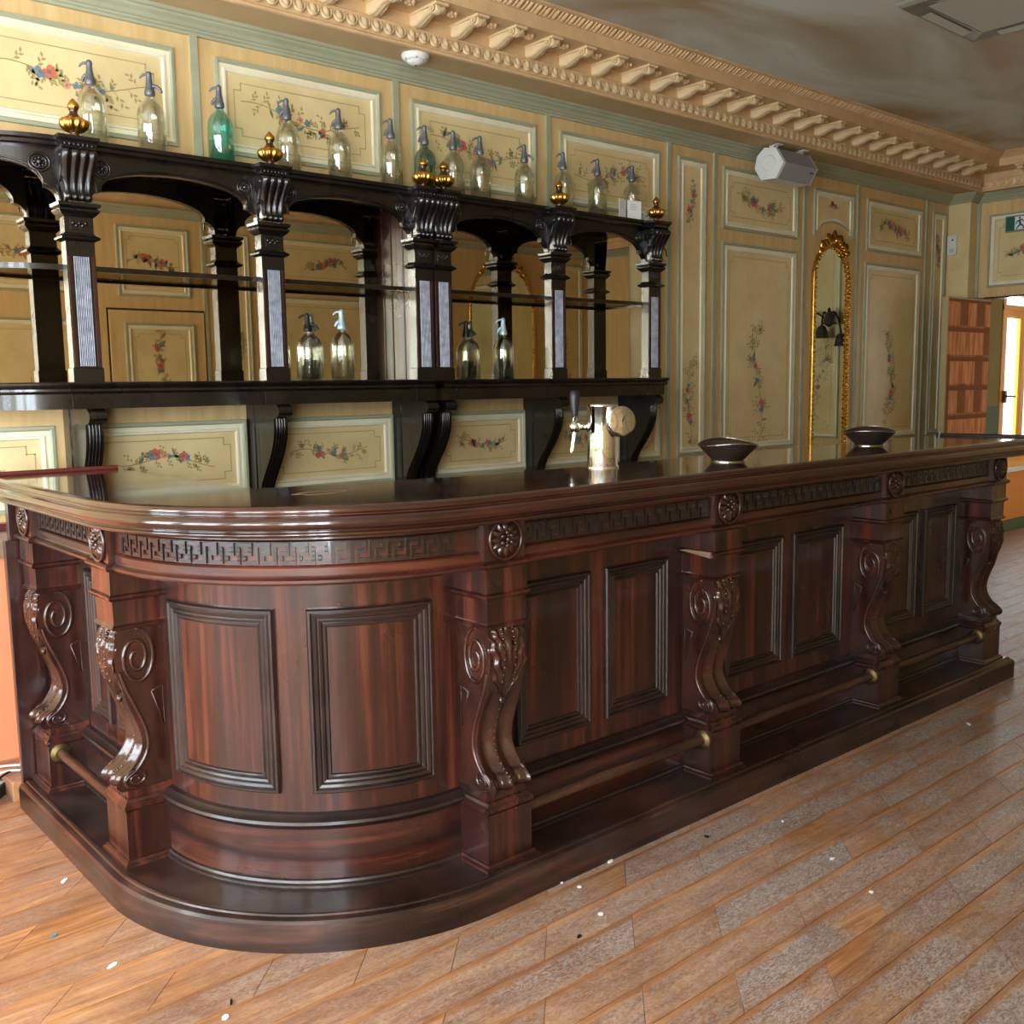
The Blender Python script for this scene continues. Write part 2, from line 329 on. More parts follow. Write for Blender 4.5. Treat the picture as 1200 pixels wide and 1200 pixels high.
class MB:
    def __init__(s):
        s.v = []; s.f = []; s.m = []; s.sm = []
    def add(s, verts, faces, mi=0, smooth=False):
        b = len(s.v); s.v += [tuple(q) for q in verts]
        for f in faces:
            s.f.append([b+i for i in f]); s.m.append(mi); s.sm.append(smooth)
        return s
    def box(s, x0, x1, y0, y1, z0, z1, mi=0):
        v = [(x0, y0, z0), (x1, y0, z0), (x1, y1, z0), (x0, y1, z0), (x0, y0, z1), (x1, y0, z1), (x1, y1, z1), (x0, y1, z1)]
        return s.add(v, [(0, 3, 2, 1), (4, 5, 6, 7), (0, 1, 5, 4), (1, 2, 6, 5), (2, 3, 7, 6), (3, 0, 4, 7)], mi)
    def grid(s, P, mi=0, smooth=True, wrap_u=False, wrap_v=False, flip=False):
        # P[i][j]
        n = len(P); k = len(P[0]); v = [q for row in P for q in row]; f = []
        for i in range(n if wrap_u else n-1):
            for j in range(k if wrap_v else k-1):
                a = i*k+j; b = i*k+(j+1) % k; c = ((i+1) % n)*k+(j+1) % k; d = ((i+1) % n)*k+j
                f.append((a, d, c, b) if flip else (a, b, c, d))
        return s.add(v, f, mi, smooth)
    def lathe(s, prof, c=(0, 0, 0), n=20, mi=0, smooth=True, rib=None):
        P = []
        for (r, z) in prof:
            row = []
            for j in range(n):
                a = 2*pi*j/n; rr = r*(rib(a, z) if rib else 1)
                row.append((c[0]+rr*cos(a), c[1]+rr*sin(a), c[2]+z))
            P.append(row)
        s.grid(P, mi, smooth, wrap_v=True)
        for (row, fl) in ((0, True), (len(prof)-1, False)):
            if prof[row][0] > 1e-4:
                s.add(P[row], [list(range(n))[::-1] if fl else list(range(n))], mi)
        return s
    def tube(s, pts, r, n=8, mi=0, smooth=True, caps=True, closed=False):
        pts = [Vector(q) for q in pts]; P = []; N = len(pts)
        up = None
        for i in range(N):
            if closed: t = pts[(i+1) % N]-pts[i-1]
            else: t = pts[min(i+1, N-1)]-pts[max(i-1, 0)]
            if t.length < 1e-9: t = Vector((0, 0, 1))
            t.normalize()
            if up is None:
                up = Vector((0, 0, 1)) if abs(t.z) < 0.9 else Vector((1, 0, 0))
            a = t.cross(up)
            if a.length < 1e-6: a = t.cross(Vector((1, 0.3, 0)))
            a.normalize(); b = a.cross(t); up = b
            rr = r[i] if isinstance(r, (list, tuple)) else r
            P.append([tuple(pts[i]+rr*(cos(2*pi*j/n)*a+sin(2*pi*j/n)*b)) for j in range(n)])
        s.grid(P, mi, smooth, wrap_u=closed, wrap_v=True)
        if caps and not closed:
            s.add(P[0], [list(range(n))[::-1]], mi); s.add(P[-1], [list(range(n))], mi)
        return s
    def ball(s, c, rx, ry=None, rz=None, n=8, k=5, mi=0):
        ry = rx if ry is None else ry; rz = rx if rz is None else rz
        P = [[(c[0]+rx*sin(pi*i/k)*cos(2*pi*j/n), c[1]+ry*sin(pi*i/k)*sin(2*pi*j/n), c[2]-rz*cos(pi*i/k)) for j in range(n)] for i in range(k+1)]
        return s.grid(P, mi, True, wrap_v=True)
    def prism(s, poly, d0, d1, fn, mi=0, smooth=False):
        # poly: 2D (a, b); fn(a, b, d) -> 3D
        n = len(poly)
        v = [fn(a, b, d0) for a, b in poly]+[fn(a, b, d1) for a, b in poly]
        s.add(v, [list(range(n))[::-1], [n+i for i in range(n)]], mi)
        s.add(v, [(i, (i+1) % n, n+(i+1) % n, n+i) for i in range(n)], mi, smooth)
        return s
    def rectloft(s, x0, x1, y0, y1, prof, mi=0):
        # prof: (offset, z): stacked rectangles
        P = [[(x0-o, y0-o, z), (x1+o, y0-o, z), (x1+o, y1+o, z), (x0-o, y1+o, z)] for o, z in prof]
        s.grid(P, mi, False, wrap_v=True)
        s.add(P[0], [(3, 2, 1, 0)], mi); s.add(P[-1], [(0, 1, 2, 3)], mi)
        return s
    def frame(s, a0, a1, b0, b1, prof, fn, na=1, mis=None, smooth=False):
        # moulding running round a rectangle; prof: (inset, height); fn(a, b, h)
        P = []
        for ins, h in prof:
            A0, A1, B0, B1 = a0+ins, a1-ins, b0+ins, b1-ins
            row = [fn(A0+(A1-A0)*i/na, B0, h) for i in range(na)] + [fn(A1, B0, h)] + [fn(A1+(A0-A1)*i/na, B1, h) for i in range(na)] + [fn(A0, B1, h)]
            P.append(row)
        for i in range(len(P)-1):
            s.grid([P[i], P[i+1]], mis[i] if mis else 0, smooth, wrap_v=True)
        return s
    def build(s, name, mats, parent=None, weld=False, bevel=0.0, normals=True, sharp=0.0):
        if isinstance(mats, str): mats = [mats]
        me = bpy.data.meshes.new(name); off = org(parent)
        me.from_pydata([(x-off.x, y-off.y, z-off.z) for x, y, z in s.v], [], s.f)
        for mm in mats: me.materials.append(MATS[mm])
        me.polygons.foreach_set('material_index', s.m); me.polygons.foreach_set('use_smooth', s.sm)
        if weld or normals:
            bm = bmesh.new(); bm.from_mesh(me)
            if weld: bmesh.ops.remove_doubles(bm, verts=bm.verts, dist=1e-5)
            bmesh.ops.recalc_face_normals(bm, faces=bm.faces)
            bm.to_mesh(me); bm.free()
        me.update()
        if sharp > 0:
            me.polygons.foreach_set('use_smooth', [True]*len(me.polygons)); me.set_sharp_from_angle(angle=sharp)
        o = bpy.data.objects.new(name, me); COL.objects.link(o)
        if parent is not None: o.parent = parent
        ORG[o.name] = off.copy()
        if bevel > 0:
            bv = o.modifiers.new('bevel', 'BEVEL'); bv.width = bevel; bv.segments = 2; bv.limit_method = 'ANGLE'; bv.angle_limit = 0.7
        return o

def tag(o, label=None, cat=None, group=None, kind=None):
    if label: o['label'] = label
    if cat: o['category'] = cat
    if group: o['group'] = group
    if kind: o['kind'] = kind
    return o
def thing(name, loc, label, cat, group=None, rz=0):
    o = bpy.data.objects.new(name, None); COL.objects.link(o); o.location = loc; o.rotation_euler = (0, 0, rz)
    o.empty_display_size = 0.1
    ORG[o.name] = Vector(loc)
    return tag(o, label, cat, group)
def dup(src, parent, loc=None, rz=None):
    c = src.copy(); COL.objects.link(c); c.parent = parent
    if loc is not None: c.location = loc
    if rz is not None: c.rotation_euler = (0, 0, rz)
    for k in src.children:
        d = k.copy(); COL.objects.link(d); d.parent = c
    return c
def struct(mb, name, mats, **kw):
    return tag(mb.build(name, mats, **kw), kind='structure')
def catmull(pts, n):
    out = []; P = [pts[0]]+list(pts)+[pts[-1]]; m = len(pts)-1
    for i in range(n+1):
        t = i/n*m; k = min(int(t), m-1); u = t-k
        p0, p1, p2, p3 = P[k], P[k+1], P[k+2], P[k+3]
        out.append(tuple(0.5*((2*b)+(-a+c)*u+(2*a-5*b+4*c-d)*u*u+(-a+3*b-3*c+d)*u**3) for a, b, c, d in zip(p0, p1, p2, p3)))
    return out

m, nt, p = new_mat('window_pane')
nt.nodes.remove(p)
tr = nt.nodes.new('ShaderNodeBsdfTransparent'); gl = nt.nodes.new('ShaderNodeBsdfGlossy'); gl.inputs['Roughness'].default_value = 0.02
mxs = nt.nodes.new('ShaderNodeMixShader'); mxs.inputs[0].default_value = 0.06
nt.links.new(tr.outputs[0], mxs.inputs[1]); nt.links.new(gl.outputs[0], mxs.inputs[2]); nt.links.new(mxs.outputs[0], nt.nodes['Material Output'].inputs['Surface'])

# ------------------------------------------------------------------ floor of 45-degree-jointed planks
floor = struct(MB().box(XL, 12.0, YO, 4.1, -0.06, -0.018), 'floor', 'floor_gap')
PW, PL, ST, Y0F, X0F = 0.1157, 0.63, 0.2055, 1.967, 1.49
def proj(P):
    q = Vector(P)-Vector((0, 0, H)); d = q.dot(fw)
    return (600+FPX*q.dot(rt2)/d, 600+FPX*q.dot(dn2)/d, d) if d > 0.05 else (-9999, -9999, d)
pm = MB(); g_ = 0.0008
hw_, hl_ = PW/2-g_, PL/2-g_
def plank_pts(z): return [(-hl_-hw_, -hw_, z), (hl_-hw_, -hw_, z), (hl_+hw_, hw_, z), (-hl_+hw_, hw_, z)]
pm.add(plank_pts(-0.018)+plank_pts(-0.0012)+[(x*0.997, y*0.985, 0) for x, y, z in plank_pts(0)],
       [(0, 3, 2, 1), (8, 9, 10, 11)]+[(i, (i+1) % 4, 4+(i+1) % 4, 4+i) for i in range(4)]+[(4+i, 4+(i+1) % 4, 8+(i+1) % 4, 8+i) for i in range(4)])
plank0 = pm.build('plank', 'worn_oak', floor)
near, far = [], []
for row in range(-19, 20):
    yc = Y0F-PW/2-PW*row
    if yc-PW/2 < YO or yc+PW/2 > 4.1: continue
    n0 = int((XL-4)/PL)-12
    for n in range(n0, n0+60):
        xc = X0F+ST*row+PL*n-PL/2-PW/2
        if xc-PL/2-PW/2 < XL or xc+PL/2+PW/2 > 12.0: continue
        if 1.75 < xc < 4.3 and yc > 2.3: continue
        px, py, d = proj((xc, yc, 0))
        vis = -80 < px < 1280 and 480 < py < 1330
        (near if vis else far).append((d if vis else 99, xc, yc))
near.sort()
far += near[290:]; near = near[:290]
first = True
for d, xc, yc in near:
    o = plank0 if first else plank0.copy()
    if not first: COL.objects.link(o); o.parent = floor
    first = False
    o.location = (xc, yc, 0)
fm = MB()
for d, xc, yc in far:
    b = len(fm.v)
    fm.add([(x+xc, y+yc, -0.0003) for x, y, z in plank_pts(0)], [(0, 1, 2, 3)])
tag(fm.build('distant_planks', 'worn_oak', floor), kind='stuff')

# ------------------------------------------------------------------ walls, ceiling
wall_back = struct(MB().box(XL-0.15, 8.26, YW, YW+0.15, 0, ZC), 'wall_back', 'paint_ochre')
pier = MB().box(8.26, 8.55, 3.869, YW+0.15, 0, ZC)
pier = pier.build('wall_pier', 'paint_field', None); tag(pier, kind='structure')
we = MB().box(XE, 8.55, 3.06, 3.869, 2.09, ZC).box(XE, 8.55, YO, 3.06, 0, ZC)
wall_end = struct(we, 'wall_end', 'paint_ochre')
wl = MB(); ys = [YO]+[q for w in LEFT_WINDOWS for q in w]+[YW]
for i in range(0, len(ys), 2): wl.box(XL-0.15, XL, ys[i], ys[i+1], 0, ZC)
for a, b in LEFT_WINDOWS:
    wl.box(XL-0.15, XL, a, b, 0, 0.5); wl.box(XL-0.15, XL, a, b, 2.8, ZC)
wall_left = struct(wl, 'wall_left', 'paint_ochre')
wf = MB(); xs_ = [XL-0.15]+[q for w in FRONT_WINDOWS for q in w]+[12.0]
for i in range(0, len(xs_), 2): wf.box(xs_[i], xs_[i+1], YO-0.15, YO, 0, ZC)
for a, b in FRONT_WINDOWS:
    wf.box(a, b, YO-0.15, YO, 0, 0.5); wf.box(a, b, YO-0.15, YO, 2.8, ZC)
wall_front = struct(wf, 'wall_front', 'paint_ochre')
ceiling = struct(MB().box(XL-0.15, 8.55, YO-0.15, YW+0.15, ZC, ZC+0.1), 'ceiling', 'painted_cloud_ceiling')
for i, (a, b) in enumerate(LEFT_WINDOWS):
    w = MB(); fnw = lambda y, z, h: (XL-0.06+h, y, z)
    w.frame(a, b, 0.5, 2.8, [(0, 0), (0, 0.05), (0.06, 0.05), (0.06, 0)], fnw)
    w.box(XL-0.06, XL-0.02, (a+b)/2-0.035, (a+b)/2+0.035, 0.5, 2.8); w.box(XL-0.06, XL-0.02, a, b, 2.05, 2.11)
    wo = struct(w, 'window_%d' % (i+1), 'paint_cream')
    for (y0, y1) in ((a+0.06, (a+b)/2-0.035), ((a+b)/2+0.035, b-0.06)):
        for (z0, z1) in ((0.56, 2.05), (2.11, 2.74)):
            MB().box(XL-0.045, XL-0.041, y0, y1, z0, z1).build('pane', 'window_pane', wo)
for i, (a, b) in enumerate(FRONT_WINDOWS):
    w = MB(); fnw = lambda x, z, h: (x, YO-0.06+h, z)
    w.frame(a, b, 0.5, 2.8, [(0, 0), (0, 0.05), (0.06, 0.05), (0.06, 0)], fnw)
    w.box((a+b)/2-0.035, (a+b)/2+0.035, YO-0.06, YO-0.02, 0.5, 2.8); w.box(a, b, YO-0.06, YO-0.02, 2.05, 2.11)
    wo = struct(w, 'window_%d' % (i+5), 'paint_cream')
    for (x0, x1) in ((a+0.06, (a+b)/2-0.035), ((a+b)/2+0.035, b-0.06)):
        for (z0, z1) in ((0.56, 2.05), (2.11, 2.74)):
            MB().box(x0, x1, YO-0.045, YO-0.041, z0, z1).build('pane', 'window_pane', wo)
# adjoining room seen through the opening on the right
fb = MB(); WX0, WX1, WZ0, WZ1 = 9.46, 10.86, 0.60, 2.30
fb.box(8.55, WX0, 4.1, 4.25, -0.06, ZC).box(WX1, 12.0, 4.1, 4.25, -0.06, ZC).box(WX0, WX1, 4.1, 4.25, -0.06, 0.1).box(WX0, WX1, 4.1, 4.25, WZ1, ZC)
wfb = struct(fb, 'wall_far_back', 'olive_wall')
MB().box(8.552, WX0-0.001, 4.094, 4.1, 0.1, 1.18).build('painted_dado', 'green_dado', wfb)
MB().box(WX0, WX1, 4.09, 4.25, 0.1, 0.565).build('under_window_panel', 'paint_orange', wfb)
struct(MB().box(8.552, 12.0, 4.075, 4.09, -0.03, 0.10), 'baseboard_far', 'green_dado')
ff = MB().box(12.0, 12.15, YO, 0.7, 0, ZC).box(12.0, 12.15, 2.5, 4.25, 0, ZC).box(12.0, 12.15, 0.7, 2.5, 0, 0.5).box(12.0, 12.15, 0.7, 2.5, 2.5, ZC)
struct(ff, 'wall_far_end', 'olive_wall')
struct(MB().box(8.55, 12.15, YO-0.15, 4.25, ZC-0.2, ZC-0.1), 'ceiling_far', 'olive_wall')
w = MB(); fnw = lambda x, z, h: (x, 4.14-h, z)
w.frame(WX0, WX1, WZ0, WZ1, [(0, 0), (0, 0.05), (0.055, 0.05), (0.055, 0.02)], fnw)
w.box(WX0, WX1, 4.085, 4.14, 2.055, 2.10)
win = struct(w, 'window_4', 'wood_orange')
struct(MB().box(WX0-0.04, WX1+0.04, 4.03, 4.12, 0.565, 0.60), 'trim_5', 'white_plastic')
lw = (WX1-WX0-0.11)/3
for k in range(3):
    x0 = WX0+0.055+k*lw
    s = MB().frame(x0, x0+lw, WZ0+0.05, 2.055, [(0, 0.0), (0, 0.035), (0.05, 0.04), (0.070, 0.03), (0.075, 0.0)], fnw)
    s.box(x0+0.06, x0+lw-0.06, 4.105, 4.13, WZ0+0.05, WZ0+0.16)
    sash = s.build('sash', 'wood_orange', win)
    MB().box(x0+0.07, x0+lw-0.07, 4.125, 4.13, WZ0+0.12, 1.98).build('pane', 'window_pane', sash)
MB().box(WX0+0.055, WX1-0.055, 4.125, 4.13, 2.10, 2.245).build('pane', 'window_pane', win)
hd = MB().box(9.50, 9.535, 4.06, 4.09, 1.21, 1.32).tube([(9.517, 4.06, 1.27), (9.517, 4.02, 1.27), (9.60, 4.015, 1.265)], 0.009, 6)
hd.build('handle', 'old_brass', win)

# ------------------------------------------------------------------ panelling
def ell(mb, fn, a, b, ra, rb, ang, h, mi, n=8):
    pts = []
    for j in range(n):
        t = 2*pi*j/n; u, v = ra*cos(t), rb*sin(t)
        pts.append(fn(a+u*cos(ang)-v*sin(ang), b+u*sin(ang)+v*cos(ang), h))
    mb.add(pts, [list(range(n))], mi)
def leaf(mb, fn, a, b, L, wd, ang, h, mi):
    prof = [(0, 0), (0.25, 0.8), (0.5, 1), (0.8, 0.55), (1, 0), (0.8, -0.55), (0.5, -1), (0.25, -0.8)]
    mb.add([fn(a+L*s*cos(ang)-wd*t*sin(ang), b+L*s*sin(ang)+wd*t*cos(ang), h) for s, t in prof], [list(range(8))], mi)
SPM = ['stem_brown', 'leaf_olive', 'leaf_grey', 'leaf_dark', 'flower_red', 'flower_blue', 'flower_pink']
def flower(mb, fn, a, b, r, h, mi, rng):
    for k in range(5):
        t = 2*pi*k/5+rng.random()
        ell(mb, fn, a+0.55*r*cos(t), b+0.55*r*sin(t), 0.62*r, 0.5*r, t, h+0.0002*k, mi)
    ell(mb, fn, a, b, 0.35*r, 0.35*r, 0, h+0.0013, 3 if mi != 3 else 1)
def spray(fn, a, b, half, vertical, seed, faint=1.0, big=1.0):
    rng = random.Random(seed); mb = MB(); h = 0.0022
    ax = (lambda s, t: (a+t, b+s)) if vertical else (lambda s, t: (a+s, b+t))
    bend = rng.uniform(-0.08, 0.08); ph = rng.uniform(0, 6)
    def cv(s): return 0.10*half*sin(3.2*s/half+ph)+bend*s
    # main stem
    pts = [(-half+2*half*i/16) for i in range(17)]
    for i in range(16):
        s0, s1 = pts[i], pts[i+1]; w = 0.0016*big
        q = [ax(s0, cv(s0)-w), ax(s1, cv(s1)-w), ax(s1, cv(s1)+w), ax(s0, cv(s0)+w)]
        mb.add([fn(u, v, h) for u, v in q], [(0, 1, 2, 3)], 0)
    base = pi/2 if vertical else 0
    for k in range(int(30*faint)):           # faint fern fronds
        s = rng.uniform(-half, half)*0.92; sd = rng.choice((-1, 1)); L = rng.uniform(0.05, 0.13)*half*2.0
        ang = base+sd*rng.uniform(0.5, 1.3)+(pi if rng.random() < 0.3 else 0)
        u, v = ax(s, cv(s)); w = 0.0011*big
        e = (u+L*cos(ang), v+L*sin(ang)); nx, ny = -sin(ang)*w, cos(ang)*w
        mb.add([fn(u-nx, v-ny, h+0.0002), fn(e[0], e[1], h+0.0002), fn(u+nx, v+ny, h+0.0002)], [(0, 1, 2)], 1)
        for q in range(4):
            f = 0.3+0.2*q
            leaf(mb, fn, u+L*f*cos(ang), v+L*f*sin(ang), 0.035*half*2, 0.004*big, ang+(0.7 if q % 2 else -0.7), h+0.0003, 1)
    for k in range(7):
        s = rng.uniform(-half, half)*0.6; u, v = ax(s, cv(s))
        leaf(mb, fn, u, v, rng.uniform(0.024, 0.05)*big, rng.uniform(0.005, 0.009)*big, rng.uniform(0, 2*pi), h+0.0005, rng.choice((2, 2, 3, 1)))
    fl = [(-0.34, 5, 0.018), (-0.26, 4, 0.021), (0.06, 5, 0.012), (0.30, 4, 0.017), (0.38, 5, 0.014), (-0.05, 6, 0.011)]
    for s, mi, r in fl:
        s = s*half*rng.uniform(0.8, 1.2); u, v = ax(s, cv(s)+rng.uniform(-0.015, 0.02))
        flower(mb, fn, u, v, r*big*rng.uniform(0.85, 1.15), h+0.0009, mi, rng)
    return mb
PROF = [(0, 0), (0.0015, 0.013), (0.013, 0.015), (0.019, 0.006), (0.036, 0.004), (0.039, 0.011), (0.047, 0.011), (0.052, 0.0015)]
PMI = [0, 0, 0, 1, 1, 1, 1]
def wall_panel(parent, fn, a0, a1, b0, b1, seed, vertical=False, notch=0.03, ln=0.085, spr=1.0, half=None, cb=None, big=1.0):
    f = MB().add([fn(a0+0.05, b0+0.05, 0.001), fn(a1-0.05, b0+0.05, 0.001), fn(a1-0.05, b1-0.05, 0.001), fn(a0+0.05, b1-0.05, 0.001)], [(0, 1, 2, 3)])
    po = f.build('wall_panel', 'paint_field', parent, normals=False)
    MB().frame(a0, a1, b0, b1, PROF, fn, mis=PMI).build('panel_moulding', ['paint_green', 'paint_cream'], po)
    if notch > 0:
        A0, A1, B0, B1, t = a0+ln, a1-ln, b0+ln, b1-ln, 0.0022
        c = [(A0+notch, B0), (A1-notch, B0), (A1-notch, B0+notch), (A1, B0+notch), (A1, B1-notch), (A1-notch, B1-notch), (A1-notch, B1), (A0+notch, B1), (A0+notch, B1-notch), (A0, B1-notch), (A0, B0+notch), (A0+notch, B0+notch)]
        lm = MB()
        for i in range(12):
            (u0, v0), (u1, v1) = c[i], c[(i+1) % 12]
            x0, x1, y0, y1 = min(u0, u1)-t, max(u0, u1)+t, min(v0, v1)-t, max(v0, v1)+t
            lm.add([fn(x0, y0, 0.0018), fn(x1, y0, 0.0018), fn(x1, y1, 0.0018), fn(x0, y1, 0.0018)], [(0, 1, 2, 3)])
        lm.build('painted_line', 'paint_line', po, normals=False)
    if spr > 0:
        hf = half or (0.36*((b1-b0) if vertical else (a1-a0)))
        spray(fn, (a0+a1)/2, cb if cb is not None else (b0+b1)/2, hf, vertical, seed, spr, big).build('painted_spray', SPM, po, normals=False)
    return po
fnB = lambda a, b, h: (a, YW-h, b)
fnE = lambda a, b, h: (XE-h, a, b)
fnO = lambda a, b, h: (a, YO+h, b)
fnP = lambda a, b, h: (8.26-h, a, b)
MU = [0.842, 1.82, 2.80, 3.772, 4.751]
for i, (a, b) in enumerate(zip([-0.136]+MU[:-1], MU)):
    wall_panel(wall_back, fnB, a+0.085, b-0.085, 2.40, 2.783, 11+i, half=0.29, big=1.15)
LOWP = [(0.42, 1.185), (1.262, 1.972), (2.04, 2.733), (2.975, 3.588), (3.655, 4.322), (4.395, 4.69)]
for i, (a, b) in enumerate(LOWP):
    wall_panel(wall_back, fnB, a, b, 0.975, 1.30, 31+i, half=0.36*(b-a)*0.8, ln=0.075, big=0.95 if i < 5 else 0.4)
wall_panel(wall_back, fnB, 3.87, 4.667, 1.36, 2.315, 41, spr=0)
wall_panel(wall_back, fnB, 4.838, 5.106, 0.98, 2.782, 42, vertical=True, notch=0, half=0.16, cb=2.52, big=0.9)
spray(fnB, 4.965, 1.30, 0.30, True, 142, 1.0, 1.1).build('painted_spray', SPM, wall_back, normals=False)
wall_panel(wall_back, fnB, 5.27, 6.095, 2.395, 2.778, 43, half=0.27, big=1.3)
wall_panel(wall_back, fnB, 5.27, 6.09, 0.98, 2.315, 44, vertical=True, half=0.42, cb=1.42, big=1.3)
wall_panel(wall_back, fnB, 6.985, 7.815, 2.388, 2.765, 45, half=0.24, big=1.3)
wall_panel(wall_back, fnB, 6.975, 7.81, 0.98, 2.305, 46, vertical=True, half=0.40, cb=1.45, big=1.4)
wall_panel(wall_back, fnB, 7.99, 8.21, 0.98, 2.77, 47, vertical=True, notch=0, half=0.16, cb=2.45, big=1.1)
# arched overmirror panel
def arch_panel():
    x0, x1, zt, zb, za = 6.29, 6.805, 2.765, 2.40, 2.545
    xm, hwid = (x0+x1)/2, (x1-x0)/2
    def outline(ins):
        A0, A1, B1 = x0+ins, x1-ins, zt-ins
        k = 14; bot = []
        for i in range(k+1):
            t = -1+2*i/k; x = xm+(hwid-ins)*t
            bot.append((x, zb+ins*0.7+(za-zb)*sqrt(max(0, 1-t*t*0.92))))
        return bot+[(A1, B1), (A0, B1)]
    mo = MB(); P = []
    for ins, h in PROF: P.append([fnB(a, b, h) for a, b in outline(ins)])
    for i in range(len(P)-1): mo.grid([P[i], P[i+1]], PMI[i], False, wrap_v=True)
    f = MB(); o = [fnB(a, b, 0.001) for a, b in outline(0.05)]; f.add(o, [list(range(len(o)))])
    po = f.build('wall_panel', 'paint_field', wall_back, normals=False)
    mo.build('panel_moulding', ['paint_green', 'paint_cream'], po)
    spray(fnB, xm, 2.66, 0.07, False, 77, 0.6, 0.8).build('painted_spray', SPM, po, normals=False)
arch_panel()
for x in MU+[5.192, 6.18, 6.868, 7.893]:
    MB().box(x-0.016, x+0.016, YW-0.012, YW, 2.33 if x < 4.5 else 0.0, 2.845).build('mullion', 'paint_green', wall_back)
# end wall and pier
wall_panel(wall_end, fnE, 3.14, 3.775, 2.165, 2.745, 51, half=0.2, big=1.3)
wall_panel(wall_end, fnE, 2.58, 2.98, 0.9, 2.745, 52, vertical=True, half=0.4, cb=1.5)
wall_panel(wall_end, fnE, 1.45, 2.45, 0.9, 2.745, 53, vertical=True, half=0.4)
MB().box(XE-0.012, XE, 3.845, 3.869, 2.09, 2.85).build('mullion', 'paint_green', wall_end)
struct(MB().box(XE-0.02, 8.57, 3.06, 3.79, 2.078, 2.09), 'trim_6', 'ebonised_wood')
# opposite wall (seen in the mirrors)
for (a, b, z0, z1, v, sd) in [(0.05, 0.80, 2.2, 2.77, False, 61), (0.05, 0.80, 0.3, 2.0, True, 62), (1.05, 1.75, 0.4, 2.75, True, 63), (1.95, 2.72, 2.2, 2.77, False, 64), (1.95, 2.72, 0.3, 2.0, True, 65),
                              (2.995, 3.60, 2.2, 2.765, False, 66), (3.80, 4.15, 0.4, 2.77, True, 68), (4.38, 5.45, 2.36, 2.775, False, 69), (4.38, 5.45, 0.4, 2.26, False, 70), (5.65, 6.30, 0.4, 2.77, True, 71), (7.75, 8.25, 0.4, 2.77, True, 72)]:
    wall_panel(wall_front, fnO, a, b, z0, z1, sd, vertical=v, half=0.22 if not v else 0.4, big=1.6)
d1 = MB().box(2.905, 3.70, YO, YO+0.02, 0.0, 2.085)
door1 = struct(d1, 'door_1', 'paint_ochre')
fnD = lambda a, b, h: (a, YO+0.02+h, b)
wall_panel(door1, fnD, 3.02, 3.61, 0.95, 1.985, 67, vertical=True, half=0.25, cb=1.70, big=1.5)
wall_panel(door1, fnD, 3.02, 3.61, 0.15, 0.85, 73, half=0.2)
MB().tube([(2.96, YO+0.02, 1.0), (2.96, YO+0.07, 1.0), (3.08, YO+0.075, 1.0)], 0.011, 8).build('door_handle', 'old_brass', door1)
MB().box(2.89, 2.903, YO, YO+0.004, 0, 2.1).box(3.702, 3.715, YO, YO+0.004, 0, 2.1).box(2.89, 3.715, YO, YO+0.004, 2.087, 2.102).build('door_gap', 'floor_gap', wall_front)
for x in (-0.09, 0.92, 1.86, 3.73, 4.26, 5.56):
    MB().box(x-0.016, x+0.016, YO, YO+0.012, 0, 2.845).build('mullion', 'paint_green', wall_front)

# ------------------------------------------------------------------ crown, soffit, cornice
CROWN = [(0, 2.843), (0.012, 2.845), (0.013, 2.854), (0.022, 2.858), (0.024, 2.864), (0.034, 2.868), (0.044, 2.880), (0.062, 2.890), (0.066, 2.897), (0.078, 2.900), (0.086, 2.910)]
def sweepB(prof, x0, x1): return [[(x0, YW-d, z), (x1, YW-d, z)] for d, z in prof]
cr = MB().grid(sweepB(CROWN, XL, 8.26), smooth=False)
struct(cr, 'trim_1', 'paint_green')
cr = MB(); P = []
for d, z in CROWN:
    P.append([(8.26-d, YW, z), (8.26-d, 3.869-d, z), (XE-d, 3.869-d, z), (XE-d, YO, z)])
cr.grid(P, smooth=False); struct(cr, 'trim_2', 'paint_green')
struct(MB().grid([[(XL, YO+d, z), (XE, YO+d, z)] for d, z in CROWN], smooth=False), 'trim_3', 'paint_green')
so = MB().box(XL, 8.26, 3.78, YW, 2.91, ZC).box(8.24, XE, YO, 3.78, 2.912, ZC)
struct(so, 'trim_4', 'soffit_brown')
CP = [(0.27, 2.91), (0.272, 2.905), (0.283, 2.908), (0.285, 2.918), (0.277, 2.924), (0.280, 2.930), (0.290, 2.950), (0.293, 2.965), (0.302, 2.976), (0.306, 2.982), (0.300, 2.986), (0.300, 3.035), (0.50, 3.037), (0.507, 3.037), (0.508, 3.092), (0.516, 3.095), (0.522, 3.100), (0.545, 3.112), (0.566, 3.122), (0.578, 3.126), (0.582, 3.13)]
xc_ = lambda d: 8.26-(d-0.25)
cn = MB().grid([[(XL, YW-d, z), (xc_(d), YW-d, z), (xc_(d), YO, z)] for d, z in CP], smooth=False)
cornice = struct(cn, 'trim_7', 'plaster_tan')
struct(MB().grid([[(XL, YO+d-0.25, z), (XE-d, YO+d-0.25, z)] for d, z in CP], smooth=False), 'trim_8', 'plaster_tan')
